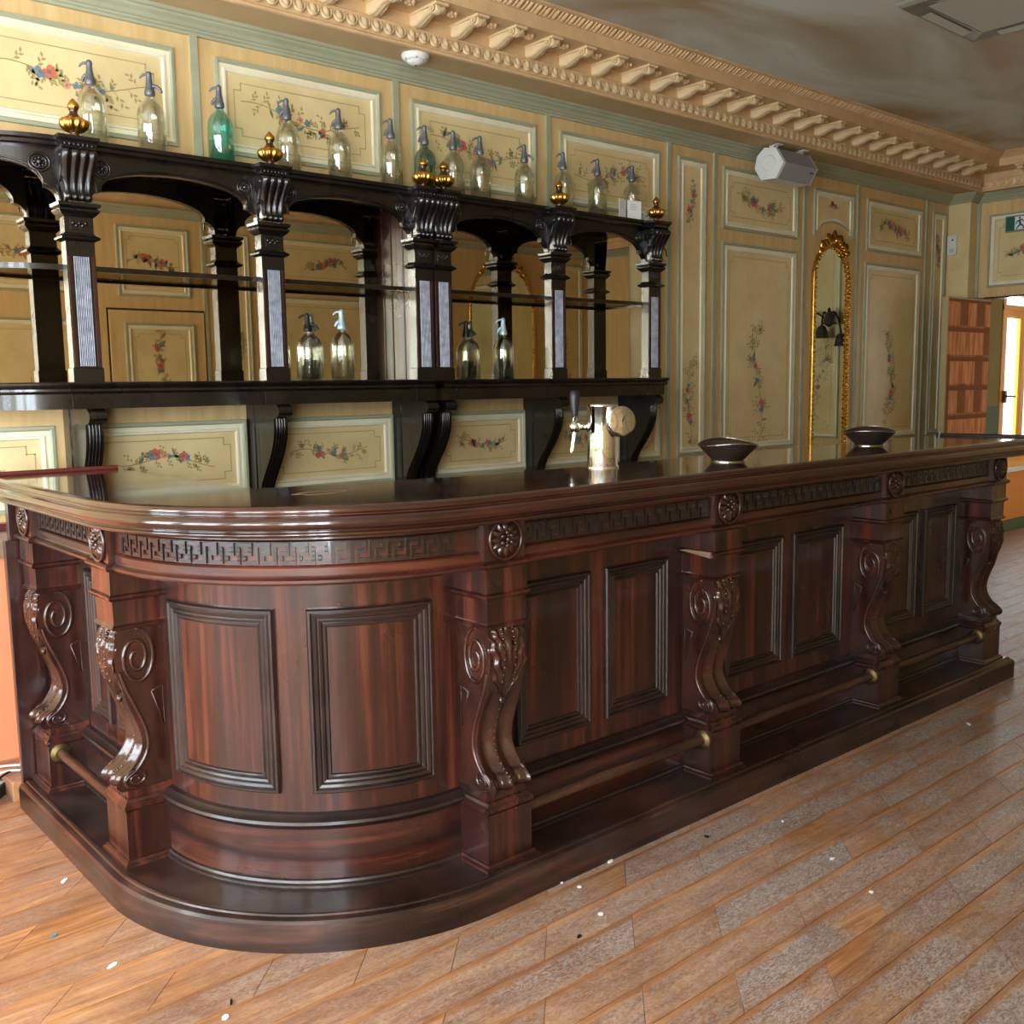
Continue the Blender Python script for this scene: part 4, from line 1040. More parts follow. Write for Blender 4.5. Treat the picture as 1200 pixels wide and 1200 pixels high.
# pilasters
def pilaster(x, t, k):
    hw = 0.050
    body = MB().rectloft(x-hw, x+hw, YP, YP+0.052, [(0.004, ZS), (0.004, ZS+0.05), (0.0, ZS+0.052), (0.0, zz(2.05))])
    o = body.build('pilaster', 'ebonised_wood', t)
    MB().rectloft(x-hw, x+hw, YP, YP+0.052, [(0.0, zz(1.952)), (0.016, zz(1.960)), (0.018, zz(1.966)), (0.006, zz(1.974)), (0.0, zz(1.982))]).build('collar', 'ebonised_wood', o)
    MB().rectloft(x-hw, x+hw, YP, YP+0.052, [(0.0, zz(2.036)), (0.012, zz(2.046)), (0.020, zz(2.056)), (0.020, zz(2.062)), (0.012, zz(2.066)), (0.022, zz(2.072)), (0.024, zz(2.082)), (0.012, zz(2.086))]).build('cap_moulding', 'ebonised_wood', o)
    # reeded panel between two rosewood strips
    MB().box(x-hw+0.004, x-hw+0.014, YP-0.004, YP+0.001, 1.516, zz(1.902)).build('inlay_strip', 'rosewood_strip', o)
    MB().box(x+hw-0.014, x+hw-0.004, YP-0.004, YP+0.001, 1.516, zz(1.902)).build('inlay_strip', 'rosewood_strip', o)
    rd = MB(); n = 9; w = 0.056/n
    for i in range(n):
        xx = x-0.028+w*(i+0.5)
        P = [[(xx-w/2*cos(pi*j/6), YP-0.0045*sin(pi*j/6)-0.0005, z) for j in range(7)] for z in (1.518, zz(1.900))]
        rd.grid(P, smooth=True)
    rd.build('reeded_panel', 'reeded_sheen', o)
    # small carved tablet
    tb = MB().box(x-0.030, x+0.030, YP-0.004, YP+0.001, zz(1.992), zz(2.030))
    for i in range(5): tb.ball((x-0.022+0.011*i, YP-0.006, zz(2.011)+0.004*(-1)**i), 0.007, 0.005, 0.008, 6, 4)
    tb.build('carved_tablet', 'ebonised_wood', o)
    # fluted capital
    pr_ = catmull([(0.006, 2.088), (0.018, 2.096), (0.020, 2.106), (0.010, 2.120), (0.014, 2.150), (0.034, 2.190), (0.056, 2.222), (0.064, 2.240), (0.058, 2.252), (0.046, 2.256)], 26)
    P = []
    for i, (v, z) in enumerate(pr_):
        wd = 0.046+0.014*min(1, max(0, (z-2.10)/0.12)); row = []
        for j in range(33):
            u = -1+j/16; row.append((x+u*wd, YP-v-0.011*abs(sin(2*pi*u)), zz(z)))
        P.append(row)
    c = MB().grid(P, smooth=True)
    for s in (0, 32): c.grid([[P[i][s] for i in range(27)], [(P[i][s][0], YP+0.055, P[i][s][2]) for i in range(27)]], smooth=False)
    c.rectloft(x-0.050, x+0.050, YP-0.040, YP+0.05, [(0.006, zz(2.256)), (0.010, zz(2.262)), (0.008, zz(2.268)), (0.014, zz(2.282)), (0.020, zz(2.290)), (0.022, ZT+0.001)])
    for i in range(7): c.ball((x-0.046+0.0153*i, YP-0.052, zz(2.273)), 0.0062, 0.005, 0.0075, 6, 4)
    for s in (-1, 1):     # leaf scroll carved on the cheeks
        c.tube([(x+s*0.056, YP-0.020-0.02*cos(q*0.55), zz(2.215)-0.018*q*0.45+0.02*sin(q*0.9)) for q in range(12)], 0.004, 5)
        c.ball((x+s*0.058, YP-0.034, zz(2.236)), 0.010, n=8, k=5)
    c.build('fluted_capital', 'ebonised_wood', o)
    # gilt finial
    fx, fy = x+(0.004 if k != 3 else 0.012), YP-0.006
    f = MB().lathe([(0.026, 0), (0.027, 0.004), (0.021, 0.008), (0.015, 0.014), (0.017, 0.021), (0.022, 0.026)], (fx, fy, ZT), 18)
    fo = f.build('finial', 'burgundy_gloss', t)
    MB().lathe([(0.030, 0.069), (0.023, 0.075), (0.015, 0.086), (0.013, 0.095), (0.017, 0.099), (0.008, 0.102)], (fx, fy, ZT), 18).build('neck', 'burgundy_gloss', fo)
    MB().lathe([(0.016, 0.020), (0.030, 0.026), (0.042, 0.038), (0.047, 0.052), (0.045, 0.061), (0.036, 0.069), (0.024, 0.072)], (fx, fy, ZT), 60, rib=lambda a, z: 1+0.11*cos(12*a)).build('gadrooned_bowl', 'gilt', fo)
    MB().lathe([(0.012, 0.100), (0.019, 0.106), (0.018, 0.114), (0.015, 0.121), (0.008, 0.131), (0.001, 0.138)], (fx, fy, ZT), 18, rib=lambda a, z: 1+0.16*cos(6*a+z*90)).build('flame', 'gilt', fo)
    # bracket under the lower shelf
    bx0 = x-0.018
    pf = catmull([(0.262, ZF), (0.284, 1.350), (0.288, 1.328), (0.272, 1.312), (0.250, 1.306)], 8)+catmull([(0.238, 1.304), (0.240, 1.270), (0.232, 1.220), (0.205, 1.160), (0.160, 1.095), (0.115, 1.035), (0.092, 0.985), (0.088, 0.950)], 14)
    poly = [(0.0, ZF)]+pf+[(0.0, 0.95)]
    b = MB().prism(poly, bx0, bx0+0.064, lambda a, z, d: (d, YW-a-0.0005, z))
    for q in (0.012, 0.024, 0.036, 0.048):
        b.tube([(bx0+0.002+q, YW-a-0.001, z) for a, z in pf[9:-1]], 0.0035, 5)
    b.box(bx0-0.004, bx0+0.068, YW-0.07, YW-0.0005, 0.95, ZF)
    b.build('bracket', 'ebonised_wood', t)
    # shelf breaks forward below the pilaster
    MB().rectloft(x-hw-0.012, x+hw+0.012, YP-0.012, YP+0.05, [(o_-0.008, z) for o_, z in SHELF[1:-1]]).build('shelf_break', 'ebonised_wood', t)
for k, x in enumerate(PIL):
    pilaster(x, units[0 if k < 3 else 1], k)

# ------------------------------------------------------------------ soda siphons
def siphon(loc, glassmat, headmat, hgt, rz, label, group, spout=False):
    t = thing('siphon_bottle', loc, label, 'bottle', group, rz)
    s = hgt/0.315; R = 0.0520
    def bld(mb, name, mat):
        me_o = mb.build(name, mat, None); me_o.parent = t; return me_o
    outer = [(0.036, 0.0), (0.044, 0.002), (R, 0.008), (R, 0.148), (R*0.975, 0.162), (R*0.89, 0.180), (R*0.72, 0.196), (R*0.48, 0.209), (0.0175, 0.218), (0.0155, 0.226), (0.0160, 0.238)]
    inner = [(0.0130, 0.237), (0.0125, 0.216), (R*0.42, 0.206), (R*0.66, 0.193), (R*0.83, 0.177), (R*0.915, 0.160), (R*0.94, 0.145), (R*0.935, 0.016), (R*0.7, 0.009), (0.004, 0.008)]
    rib = lambda a, z: 1+(0.012*cos(14*a) if 0.02 < z < 0.135 else 0)
    g = MB().lathe([(r, z*s) for r, z in outer], n=42, rib=rib)
    g.lathe([(r, z*s) for r, z in inner], n=28)
    bld(g, 'glass_body', glassmat)
    h = MB().lathe([(r, z*s) for r, z in [(0.0185, 0.228), (0.0195, 0.232), (0.0195, 0.244), (0.0165, 0.250), (0.0145, 0.262), (0.0115, 0.280), (0.0105, 0.296), (0.0115, 0.302), (0.0105, 0.310), (0.005, 0.315)]], n=18)
    bld(h, 'head', headmat)
    lv = MB().tube([(-0.006, 0, 0.304*s), (-0.020, 0, 0.304*s), (-0.030, 0, 0.298*s), (-0.036, 0, 0.290*s)], [0.0055, 0.005, 0.0045, 0.003], 8)
    bld(lv, 'lever', headmat)
    if spout:
        sp_ = MB().tube([(0.010, 0, 0.262*s), (0.026, 0, 0.260*s), (0.038, 0, 0.252*s), (0.046, 0, 0.238*s)], [0.008, 0.0065, 0.006, 0.0055], 8)
    else:
        sp_ = MB().tube([(-0.010, 0, 0.262*s), (-0.018, 0, 0.260*s), (-0.024, 0, 0.252*s), (-0.028, 0, 0.240*s)], [0.008, 0.0065, 0.006, 0.0055], 8)
    bld(sp_, 'spout', headmat)
    tb = MB().tube([(0, 0, 0.022*s), (0.002, 0, 0.10*s), (0, 0, 0.23*s)], 0.0022, 6)
    bld(tb, 'dip_tube', 'clear_glass')
UP = [(1.352, 'clear', 'clear glass siphon behind the gilt finial at the left end of the top'),
      (1.572, 'clear', 'clear glass siphon left of the turquoise one with spout turned right'),
      (1.852, 'teal', 'turquoise glass siphon, the brighter of the two coloured ones'),
      (2.149, 'clear', 'clear glass siphon behind the second gilt finial from the left'),
      (2.398, 'clear', 'clear glass siphon standing before the pink flower of a painted panel'),
      (2.668, 'clear', 'clear glass siphon in front of the green strip left of the green siphon'),
      (2.857, 'green', 'sea green glass siphon behind the paired gilt finials'),
      (3.023, 'clear', 'clear glass siphon just right of the sea green siphon'),
      (3.186, 'clear', 'clear glass siphon second to the right of the sea green siphon'),
      (3.472, 'clear', 'clear glass siphon with spout turned right before a panel edge'),
      (3.742, 'clear', 'clear glass siphon behind the gilt finial second from the right end'),
      (3.997, 'clear', 'clear glass siphon left of the white cards'),
      (4.270, 'clear', 'clear glass siphon at the right end standing behind white cards')]
for i, (x, kind, lab) in enumerate(UP):
    siphon((x, 3.90, ZT), {'clear': 'clear_glass', 'teal': 'teal_glass', 'green': 'green_glass'}[kind], 'pewter', 0.315, -0.55 if i not in (1, 9) else -0.7, lab, 'soda siphons on top of the back bar', spout=i in (1, 9))
for x, hm, hg, lab in [(2.205, 'dark_pewter', 0.288, 'ribbed clear siphon with dark head on the lower shelf beside a pale headed one'),
                       (2.375, 'pale_blue_pewter', 0.310, 'clear siphon with pale blue head on the lower shelf, left of the paired pilasters'),
                       (3.075, 'dark_pewter', 0.282, 'clear siphon with dark head on the lower shelf right of the paired pilasters'),
                       (3.312, 'pale_blue_pewter', 0.305, 'clear siphon with pale blue head on the lower shelf above the beer tap')]:
    siphon((x, 3.895, ZS), 'clear_glass', hm, hg, -0.6, lab, 'soda siphons on the lower shelf', spout=hm == 'dark_pewter')

# ------------------------------------------------------------------ things on the bar
ZB = 1.142
tap = thing('beer_tap', (2.473, 2.395, ZB), 'polished chrome beer tap column with round white gauge on the countertop', 'beer tap')
def loc_build(mb, name, mat, t):
    o = mb.build(name, mat, None); o.parent = t; return o
loc_build(MB().lathe([(0.056, 0), (0.056, 0.006), (0.051, 0.010), (0.051, 0.205), (0.054, 0.208), (0.054, 0.214), (0.050, 0.217)], n=40), 'column', 'chrome', tap)
def along(d, c, prof, n=24):
    # lathe about an arbitrary axis
    d = Vector(d).normalized(); c = Vector(c)
    return MB().tube([c+d*z for r, z in prof], [max(r, 1e-4) for r, z in prof], n)
gd = Vector((-0.30, -0.95, 0.05))
gc = Vector((0.026, -0.044, 0.156))
loc_build(along(gd, gc, [(0.030, 0), (0.030, 0.015), (0.050, 0.016), (0.052, 0.020), (0.052, 0.036), (0.048, 0.039), (0.046, 0.037)], 32), 'gauge_case', 'chrome', tap)
gf = loc_build(along(gd, gc, [(0.0455, 0.0365), (0.0455, 0.0378)], 32), 'gauge_face', 'paper_white', tap)
nd = gd.normalized(); uu = nd.cross(Vector((0, 0, 1))).normalized(); vv = uu.cross(nd)
c0 = gc+nd*0.0390
loc_build(MB().add([c0+uu*0.002, c0-uu*0.002, c0-uu*0.012+vv*0.022], [(0, 1, 2)]), 'gauge_needle', 'black_plastic', tap)
ad = Vector((-0.80, 0.60, 0)).normalized()
a0 = Vector((0, 0, 0.140))+ad*0.048
loc_build(along(ad, a0, [(0.020, 0), (0.020, 0.004), (0.011, 0.006), (0.011, 0.028), (0.017, 0.030), (0.019, 0.045), (0.017, 0.060), (0.008, 0.064)], 18), 'faucet', 'chrome', tap)
a1 = a0+ad*0.046
loc_build(MB().tube([a1+Vector((0, 0, 0.012)), a1+Vector((0, 0, 0.032)), a1+ad*0.001+Vector((0, 0, 0.034))], [0.010, 0.010, 0.012], 12), 'handle_socket', 'chrome', tap)
loc_build(MB().tube([a1+Vector((0, 0, 0.032)), a1+Vector((0, 0, 0.045)), a1+Vector((0, 0, 0.10)), a1+Vector((0, 0, 0.118)), a1+Vector((0, 0, 0.124))], [0.010, 0.012, 0.018, 0.017, 0.010], 14), 'handle', 'black_plastic', tap)
loc_build(MB().tube([a1+Vector((0, 0, -0.01)), a1+ad*0.004+Vector((0, 0, -0.030)), a1+ad*0.012+Vector((0, 0, -0.085))], [0.009, 0.007, 0.006], 10), 'spout', 'chrome', tap)

def bowl(x, y, R, rz, lab):
    t = thing('bowl', (x, y, ZB), lab, 'bowl', 'dark metal bowls on the bar', rz)
    prof = [(0.54, 0.006), (0.58, 0.011), (0.74, 0.030), (0.90, 0.050), (1.0, 0.066)]
    n = 40
    def pt(k, z, j):
        a = 2*pi*j/n; lift = max(0, (z-0.006)/0.060)
        return (R*k*cos(a)*1.06, R*k*sin(a)*0.94, z+0.008*lift**2*cos(2*a)+0.006*lift**2*cos(a))
    b = MB().grid([[pt(k, z, j) for j in range(n)] for k, z in prof], smooth=True, wrap_v=True)
    inn = [(0.985, 0.0665), (0.88, 0.053), (0.72, 0.037), (0.55, 0.022), (0.30, 0.018), (0.01, 0.017)]
    b.grid([[pt(k, z, j) for j in range(n)] for k, z in [prof[-1]]+inn], smooth=True, wrap_v=True)
    o = loc_build(b, 'bowl_body', 'bowl_bronze', t)
    loc_build(MB().lathe([(R*0.55, 0), (R*0.56, 0.003), (R*0.53, 0.006), (R*0.50, 0.007)], n=36), 'foot_ring', 'silver_foot', t)
    loc_build(MB().tube([pt(1.0, 0.0665, j) for j in range(n)], 0.0022, 6, closed=True), 'rim', 'silver_foot', t)
bowl(2.958, 2.235, 0.112, 0.9, 'dark metal bowl with wavy rim standing nearer the beer tap')
bowl(4.078, 2.321, 0.118, 0.5, 'dark metal bowl with wavy rim at the far right end of the bar')
st = MB().tube([(4.80, 2.36, ZB+0.003), (4.93, 2.42, ZB+0.030)], 0.003, 8)
tag(st.build('straw', 'blue_straw', None), 'thin pale blue stick lying near the right end of the countertop', 'straw')

# cards and cord on the shelf top
for (x, w, rz, lab) in ((4.085, 0.075, 0.25, 'narrow white folded card, left of a pair at the right end of the shelf top'), (4.180, 0.098, -0.12, 'wider white card with faint print, right of a pair on the shelf top')):
    t = thing('card', (x, 3.80, ZT+0.001), lab, 'card', 'white cards on the back bar', rz)
    loc_build(MB().box(-w/2, w/2, -0.0008, 0.0008, 0, 0.100), 'sheet', 'paper_white', t)
    pl = MB()
    for k in range(4): pl.box(-w*0.3, w*(0.1+0.06*(k % 3)), -0.0012, -0.0007, 0.052+0.009*k, 0.055+0.009*k)
    loc_build(pl, 'print', 'ceiling_grille', t)
rng = random.Random(5); pts = []
for k in range(40):
    a = k*0.75; pts.append((4.318+0.034*cos(a)*(1+0.3*sin(k*0.4)), 3.845+0.03*sin(a*0.83), ZT+0.004+0.055*abs(sin(k*0.31+0.4))))
pts += [(4.36, 3.83, ZT+0.055), (4.385, 3.82, ZT+0.062), (4.40, 3.81, ZT+0.058)]
cm = catmull(pts, 160)
tag(MB().tube([(x, y, max(z, ZT+0.0035)) for x, y, z in cm], 0.0026, 6).build('cord', 'cable_white', None), 'tangled thin white cord beside the rightmost gilt finial', 'cord')

# ------------------------------------------------------------------ on walls and soffit
sd = thing('smoke_detector', (2.78, 3.848, 2.91), 'round white smoke detector on the brown soffit above the siphons', 'smoke detector')
loc_build(MB().lathe([(0.062, 0.0), (0.064, -0.006), (0.062, -0.016), (0.052, -0.026), (0.050, -0.028)][::-1], n=32), 'base', 'white_plastic', sd)
loc_build(MB().lathe([(0.004, -0.046), (0.022, -0.044), (0.036, -0.036), (0.044, -0.026)], n=28), 'dome', 'white_plastic', sd)
vt = MB()
for k in range(6): vt.box(0.050*cos(k*pi/3)-0.004, 0.050*cos(k*pi/3)+0.004, 0.050*sin(k*pi/3)-0.004, 0.050*sin(k*pi/3)+0.004, -0.0265, -0.022)
loc_build(vt.ball((0, 0, -0.046), 0.005, n=8, k=4), 'vents', 'black_plastic', sd)

sk = thing('loudspeaker', (5.70, 3.87, 2.795), 'white wedge shaped loudspeaker hung from the soffit on metal brackets', 'loudspeaker')
hx = [(0.095, 0.055), (0.110, -0.02), (0.060, -0.095), (-0.050, -0.100), (-0.105, -0.010), (-0.045, 0.085), (0.04, 0.10)]
loc_build(MB().prism(hx, -0.19, 0.19, lambda a, b, d: (d, a, b)), 'cabinet', 'white_plastic', sk)
gr = [(-0.053, -0.102), (-0.110, -0.010), (-0.048, 0.084), (-0.046, 0.082), (-0.104, -0.010), (-0.050, -0.097)]
loc_build(MB().prism(gr, -0.172, 0.172, lambda a, b, d: (d, a, b)), 'grille', 'grey_mesh', sk)
loc_build(MB().box(0.11, 0.145, -0.1005, -0.0985, -0.045, -0.037), 'badge', 'black_plastic', sk)
for s in (-1, 1):
    b = MB().box(s*0.14-0.025, s*0.14+0.025, -0.01, 0.02, 0.08, 0.114).box(s*0.14-0.025, s*0.14+0.025, -0.05, 0.02, 0.110, 0.1145)
    loc_build(b, 'mounting_bracket', 'white_plastic', sk)
for s in (-1, 1):
    loc_build(MB().tube([(s*0.19, 0, 0), (s*0.20, 0, 0)], [0.05, 0.042], 20), 'end_cap', 'white_plastic', sk)

al = thing('wall_sensor', (8.26, 4.005, 2.52), 'small white wall sensor with black eye on the pale pier', 'sensor')
loc_build(MB().box(-0.022, 0, -0.038, 0.038, -0.075, 0.075), 'housing', 'white_plastic', al)
loc_build(MB().ball((-0.022, -0.006, 0.04), 0.008, n=8, k=5), 'lens', 'black_plastic', al)
gl_ = MB()
for k in range(4): gl_.box(-0.0235, -0.0215, -0.02, 0.02, -0.060+0.009*k, -0.056+0.009*k)
loc_build(gl_, 'speaker_slots', 'grey_mesh', al)

ex = thing('exit_sign', (XE, 3.52, 2.585), 'green emergency exit sign with running figure on the panel above the opening', 'sign')
loc_build(MB().box(-0.035, -0.001, -0.165, 0.115, 0, 0.125), 'case', 'grey_mesh', ex)
loc_build(MB().box(-0.0365, -0.0348, -0.158, 0.108, 0.007, 0.118), 'green_panel', 'sign_green', ex)
loc_build(MB().box(-0.0375, -0.0363, -0.055, 0.040, 0.012, 0.113), 'door_panel', 'paper_white', ex)
ru = MB(); fx = lambda y, z: (-0.0382, y, z)
def seg(y0, z0, y1, z1, w):
    d = Vector((y1-y0, z1-z0)); n = Vector((-d.y, d.x)).normalized()*w
    ru.add([fx(y0+n.x, z0+n.y), fx(y1+n.x, z1+n.y), fx(y1-n.x, z1-n.y), fx(y0-n.x, z0-n.y)], [(0, 1, 2, 3)])
seg(0.004, 0.085, -0.004, 0.050, 0.008); seg(-0.004, 0.052, 0.014, 0.034, 0.006); seg(0.014, 0.034, 0.028, 0.016, 0.005); seg(-0.004, 0.052, -0.024, 0.040, 0.006); seg(-0.024, 0.040, -0.030, 0.016, 0.005)
seg(0.004, 0.084, 0.026, 0.072, 0.005); seg(0.026, 0.072, 0.030, 0.056, 0.004); seg(0.004, 0.084, -0.018, 0.086, 0.005); seg(-0.018, 0.086, -0.026, 0.070, 0.004)
loc_build(MB().add([fx(0.002+0.009*cos(k*pi/5), 0.101+0.009*sin(k*pi/5)) for k in range(10)], [list(range(10))]), 'figure_head', 'sign_green', ex)
loc_build(ru, 'running_figure', 'sign_green', ex)
ru = MB(); seg(-0.125, 0.062, -0.080, 0.062, 0.006); seg(-0.080, 0.062, -0.098, 0.080, 0.005); seg(-0.080, 0.062, -0.098, 0.044, 0.005)
loc_build(ru, 'arrow', 'paper_white', ex)

# gilt arched mirrors
def gilt_mirror(x, y, side, w, zb, za, lab, glassmat):
    t = thing('wall_mirror', (x, y, zb), lab, 'mirror')
    hw, hs = w/2, za-zb-w/2*1.15
    def arc(r, n=22):
        k = r/hw
        return [(-r, 0), (-r, hs)]+[(-r*cos(pi*i/n), hs+1.15*r*sin(pi*i/n)) for i in range(1, n)]+[(r, hs), (r, 0)]
    f = lambda a, b, d: (a, side*d, b)
    g = MB(); g.add([f(a, b, 0.012) for a, b in arc(hw-0.030)], [list(range(len(arc(hw-0.030))))])
    loc_build(g, 'mirror_glass', glassmat, t)
    P = []
    for r, d in [(hw, 0.0), (hw, 0.020), (hw-0.006, 0.028), (hw-0.012, 0.026), (hw-0.017, 0.018), (hw-0.024, 0.022), (hw-0.032, 0.012)]:
        P.append([f(a, b, d) for a, b in arc(r)])
    loc_build(MB().grid(P, smooth=True), 'frame', 'gilt', t)
    bd = MB(); L = 0
    pth = arc(hw-0.009); acc = []
    for i in range(len(pth)-1):
        a, b = Vector(pth[i]), Vector(pth[i+1]); n = max(1, int((b-a).length/0.026))
        for k in range(n): acc.append(a+(b-a)*(k+0.5)/n)
    for q in acc: bd.ball(f(q.x, q.y, 0.028), 0.007, 0.007, 0.010, 6, 4)
    pth = arc(hw-0.027)
    for i in range(len(pth)-1):
        a, b = Vector(pth[i]), Vector(pth[i+1]); n = max(1, int((b-a).length/0.034))
        for k in range(n):
            q = a+(b-a)*(k+0.5)/n; bd.ball(f(q.x, q.y, 0.024), 0.006, 0.006, 0.010, 6, 4)
    tag(loc_build(bd, 'beading', 'gilt', t), kind='stuff')
    cr_ = MB(); zt = hs+1.15*hw; rg = random.Random(3)
    for k in range(11):
        u = -1+k/5; a = pi/2-u*1.15; L = 0.085*(1-0.35*abs(u))+0.02*(k % 2)
        c = Vector((u*hw*0.62, zt-0.30*hw*u*u*1.0))
        P = []
        for i in range(6):
            s = i/5; w_ = 0.022*sin(pi*(0.15+0.85*s)); cx = c.x+L*s*cos(a+0.5*u*s); cz = c.y+L*s*sin(a+0.5*u*s)-0.02
            P.append([f(cx-w_*sin(a), cz+w_*cos(a), 0.020), f(cx, cz, 0.040+0.016*sin(pi*s)), f(cx+w_*sin(a), cz-w_*cos(a), 0.020)])
        cr_.grid(P, smooth=True)
        cr_.ball(f(c.x, c.y, 0.04), 0.016, n=8, k=5)
    cr_.ball(f(0, zt+0.01, 0.045), 0.026, n=8, k=6)
    loc_build(cr_, 'crest', 'gilt', t)
    return t
gilt_mirror(6.518, YW-0.001, -1, 0.47, 0.97, 2.405, 'tall arched gilt mirror with carved crest on the panelled bar wall', 'mirror_green')
gilt_mirror(7.05, YO+0.001, 1, 0.92, 0.5, 2.75, 'wide arched gilt mirror on the wall opposite the bar', 'mirror_green')

# branch sconce on the end wall, seen in the gilt mirror
sc = thing('wall_sconce', (XE, 2.86, 1.98), 'dark iron branch sconce with drooping tulip shades on the end wall', 'sconce')
loc_build(MB().tube([(0, 0, 0), (-0.02, 0, 0)], [0.05, 0.04], 16), 'backplate', 'iron_dark', sc)
for k, (dy, dz) in enumerate(((-0.20, 0.02), (0.02, -0.02), (0.22, -0.10), (0.10, 0.10))):
    arm = loc_build(MB().tube(catmull([(-0.02, 0, 0), (-0.08, dy*0.4, 0.08), (-0.13, dy*0.8, 0.06+dz*0.5), (-0.15, dy, dz-0.02)], 14), 0.009, 6), 'branch', 'iron_dark', sc)
    n = 18; P = []
    for r, z in [(0.012, -0.02), (0.035, -0.035), (0.048, -0.075), (0.050, -0.11), (0.062, -0.135)]:
        P.append([(-0.15+r*(1+0.08*cos(6*2*pi*j/n))*cos(2*pi*j/n), dy+r*(1+0.08*cos(6*2*pi*j/n))*sin(2*pi*j/n), dz+z) for j in range(n)])
    loc_build(MB().grid(P, smooth=True, wrap_v=True), 'tulip_shade', 'tulip_shade', sc)

# ceiling cassette
cs = thing('ceiling_air_unit', (4.87, 2.115, ZC), 'square ceiling air unit with pale grille panel and raised rim', 'air unit')
fc = lambda a, b, h: (a, b, -h)
loc_build(MB().frame(-0.375, 0.375, -0.375, 0.375, [(0, 0), (0.004, 0.012), (0.016, 0.024), (0.030, 0.026), (0.10, 0.020), (0.105, 0.012)], fc), 'rim', 'ceiling_frame', cs)
loc_build(MB().box(-0.27, 0.27, -0.27, 0.27, -0.020, 0.0), 'grille', 'ceiling_grille', cs)
for k in range(4):
    a = k*pi/2
    loc_build(MB().add([(cos(a)*x-sin(a)*y, sin(a)*x+cos(a)*y, z) for x, y, z in [(-0.21, 0.29, -0.026), (0.21, 0.29, -0.026), (0.21, 0.34, -0.032), (-0.21, 0.34, -0.032)]], [(0, 1, 2, 3)]), 'air_flap', 'ceiling_grille', cs)

# open door leaf with a printed bookcase
lf_ = MB().box(7.80, 8.545, 3.800, 3.850, 0.012, 2.075)
dl = tag(lf_.build('door_2', 'paint_line', None, bevel=0.003), kind='structure')
MB().box(7.812, 8.535, 3.7965, 3.800, 0.02, 2.062).build('book_mural', 'book_print', dl)

# back of the serving side, left
bc = MB().box(-1.2, 1.20, 3.968, YW, 0.0, 0.825)
backing = struct(bc, 'wall_base', 'wall_orange')
struct(MB().box(-1.2, 1.20, 3.955, YW, 0.825, 0.92), 'trim_9', 'brown_board')
struct(MB().box(-1.2, 4.7, 4.0, YW, 0.92, 0.948), 'trim_10', 'red_ledge', bevel=0.004)
pf_ = MB().box(0.862, 1.30, 3.70, 3.967, 0.0, 0.070)
tag(pf_.build('serving_platform', 'worn_oak', None, bevel=0.003), 'low wooden platform behind the left end of the bar', 'platform')
ps = thing('power_strip', (0.80, 3.77, 0.0), 'black and blue power strip lying on the floor at the left end of the bar', 'power strip', rz=0.9)
loc_build(MB().box(-0.13, 0.13, -0.028, 0.028, 0, 0.042), 'housing', 'black_plastic', ps)
loc_build(MB().box(-0.12, 0.12, -0.022, 0.022, 0.042, 0.045), 'top_face', 'pale_blue_pewter', ps)
for k in range(4): loc_build(MB().lathe([(0.016, 0.0445), (0.016, 0.047), (0.013, 0.047), (0.012, 0.0455)], (-0.09+0.06*k, 0, 0), 14), 'socket', 'black_plastic', ps)
def cable(pts, mat, lab):
    tag(MB().tube(catmull(pts, 50), 0.0045, 6).build('cable', mat, None), lab, 'cable', 'cables at the left end of the bar')
cable([(0.60, 3.70, 0.006), (0.72, 3.85, 0.05), (0.84, 3.88, 0.078), (0.93, 3.85, 0.078), (1.02, 3.80, 0.078), (1.15, 3.82, 0.078)], 'cable_white', 'white cable running straight from the platform to the floor, uppermost')
cable([(0.62, 3.62, 0.006), (0.74, 3.76, 0.052), (0.85, 3.80, 0.082), (0.93, 3.77, 0.08), (0.90, 3.72, 0.078), (0.98, 3.72, 0.078), (1.10, 3.75, 0.078)], 'cable_white', 'looped white cable on the platform behind the bar end')
cable([(0.75, 3.68, 0.050), (0.83, 3.76, 0.075), (0.90, 3.80, 0.082), (1.0, 3.76, 0.078), (1.12, 3.78, 0.078)], 'black_plastic', 'black cable leading from the power strip over the platform')

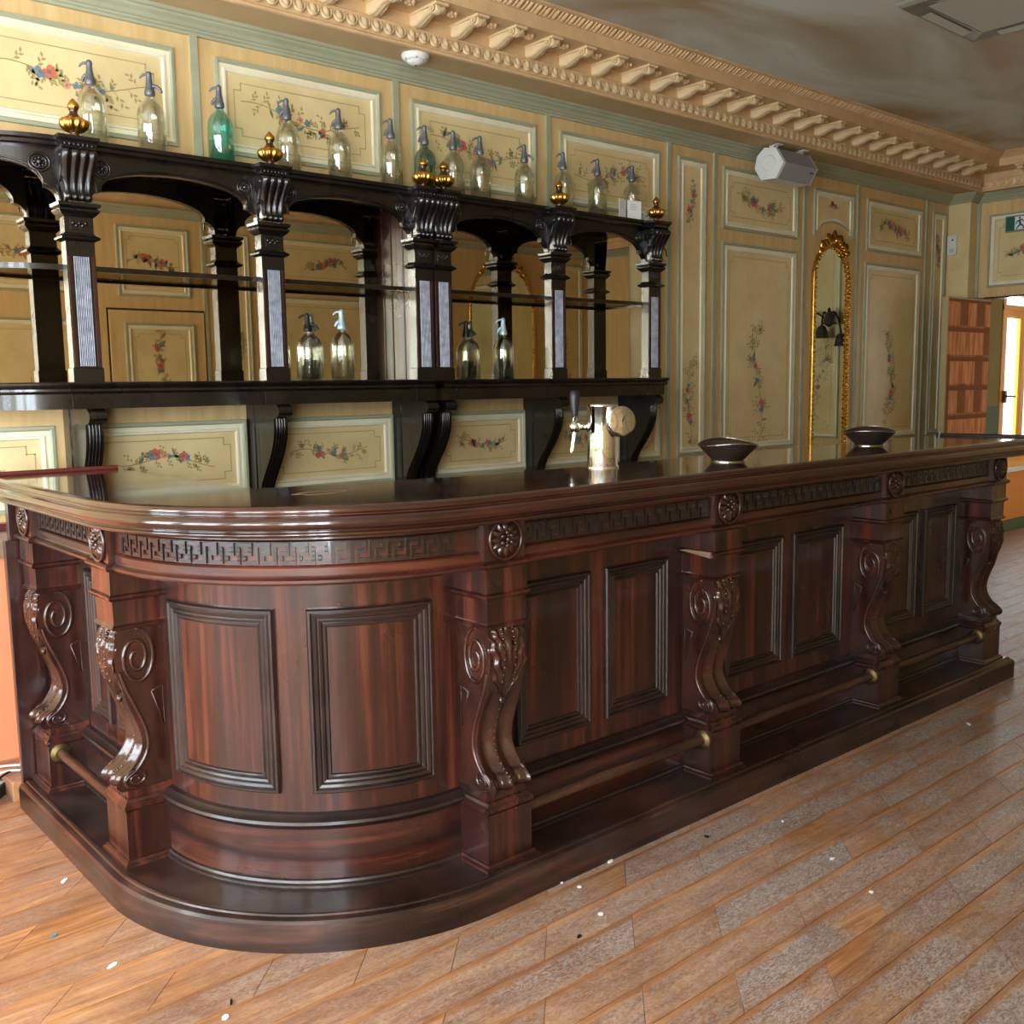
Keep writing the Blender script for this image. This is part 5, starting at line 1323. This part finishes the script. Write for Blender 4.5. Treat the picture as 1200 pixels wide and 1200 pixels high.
# litter on the floor: flakes of paint, splinters
rng = random.Random(8)
def flake(px, py, L, w, mat, lab, cat='debris'):
    # stands on the floor at the place measured in the photograph
    d = fw+rt2*((px-600)/FPX)+dn2*((py-600)/FPX); tt = -H/d.z
    x, y = d.x*tt, d.y*tt; a = rng.uniform(0, pi); n = 6
    P = [(x+(L*cos(2*pi*j/n)*rng.uniform(0.7, 1.1))*cos(a)-w*sin(2*pi*j/n)*sin(a), y+L*cos(2*pi*j/n)*sin(a)+w*sin(2*pi*j/n)*cos(a)) for j in range(n)]
    m_ = MB().prism(P, 0.0005, 0.004, lambda a_, b_, d_: (a_, b_, d_))
    tag(m_.build('floor_debris', mat, None), lab, cat, 'small litter on the floor')
flake(75, 1033, 0.016, 0.006, 'paper_white', 'largest white chip on the orange planks left of the bar')
flake(63, 1097, 0.014, 0.007, 'flower_blue', 'grey blue fleck on the planks at the lower left')
flake(132, 1132, 0.018, 0.006, 'paper_white', 'pale streak of chalk beside the plinth curve')
flake(264, 1193, 0.011, 0.008, 'paper_white', 'round white blob near the bottom edge, left of centre')
flake(271, 1175, 0.012, 0.003, 'dark_pewter', 'dark splinter above the round white blob')
flake(715, 1010, 0.012, 0.007, 'paper_white', 'white crumb against the plinth below the second rail bay')
flake(658, 1035, 0.006, 0.005, 'paper_white', 'tiny white crumb at the plinth below the nearest front corbel')
flake(679, 1040, 0.007, 0.005, 'paper_white', 'small pale crumb just off the plinth right of the nearest corbel')
flake(828, 981, 0.009, 0.005, 'black_plastic', 'small black chip off the plinth below the middle corbel')
flake(1135, 849, 0.020, 0.005, 'paper_white', 'pale splinter on the planks near the right end of the bar')
flake(975, 1007, 0.011, 0.004, 'paper_white', 'white sliver on the worn grey planks at the right')
flake(1021, 1046, 0.007, 0.005, 'paper_white', 'white dot at a plank joint on the right')
flake(917, 963, 0.008, 0.004, 'paper_white', 'white speck between the right plinth and the worn planks')
flake(679, 1098, 0.010, 0.005, 'dark_pewter', 'grey fleck on a grey plank at bottom centre')
flake(704, 1072, 0.010, 0.007, 'paper_white', 'pale smear on the plank below the second rail bay')
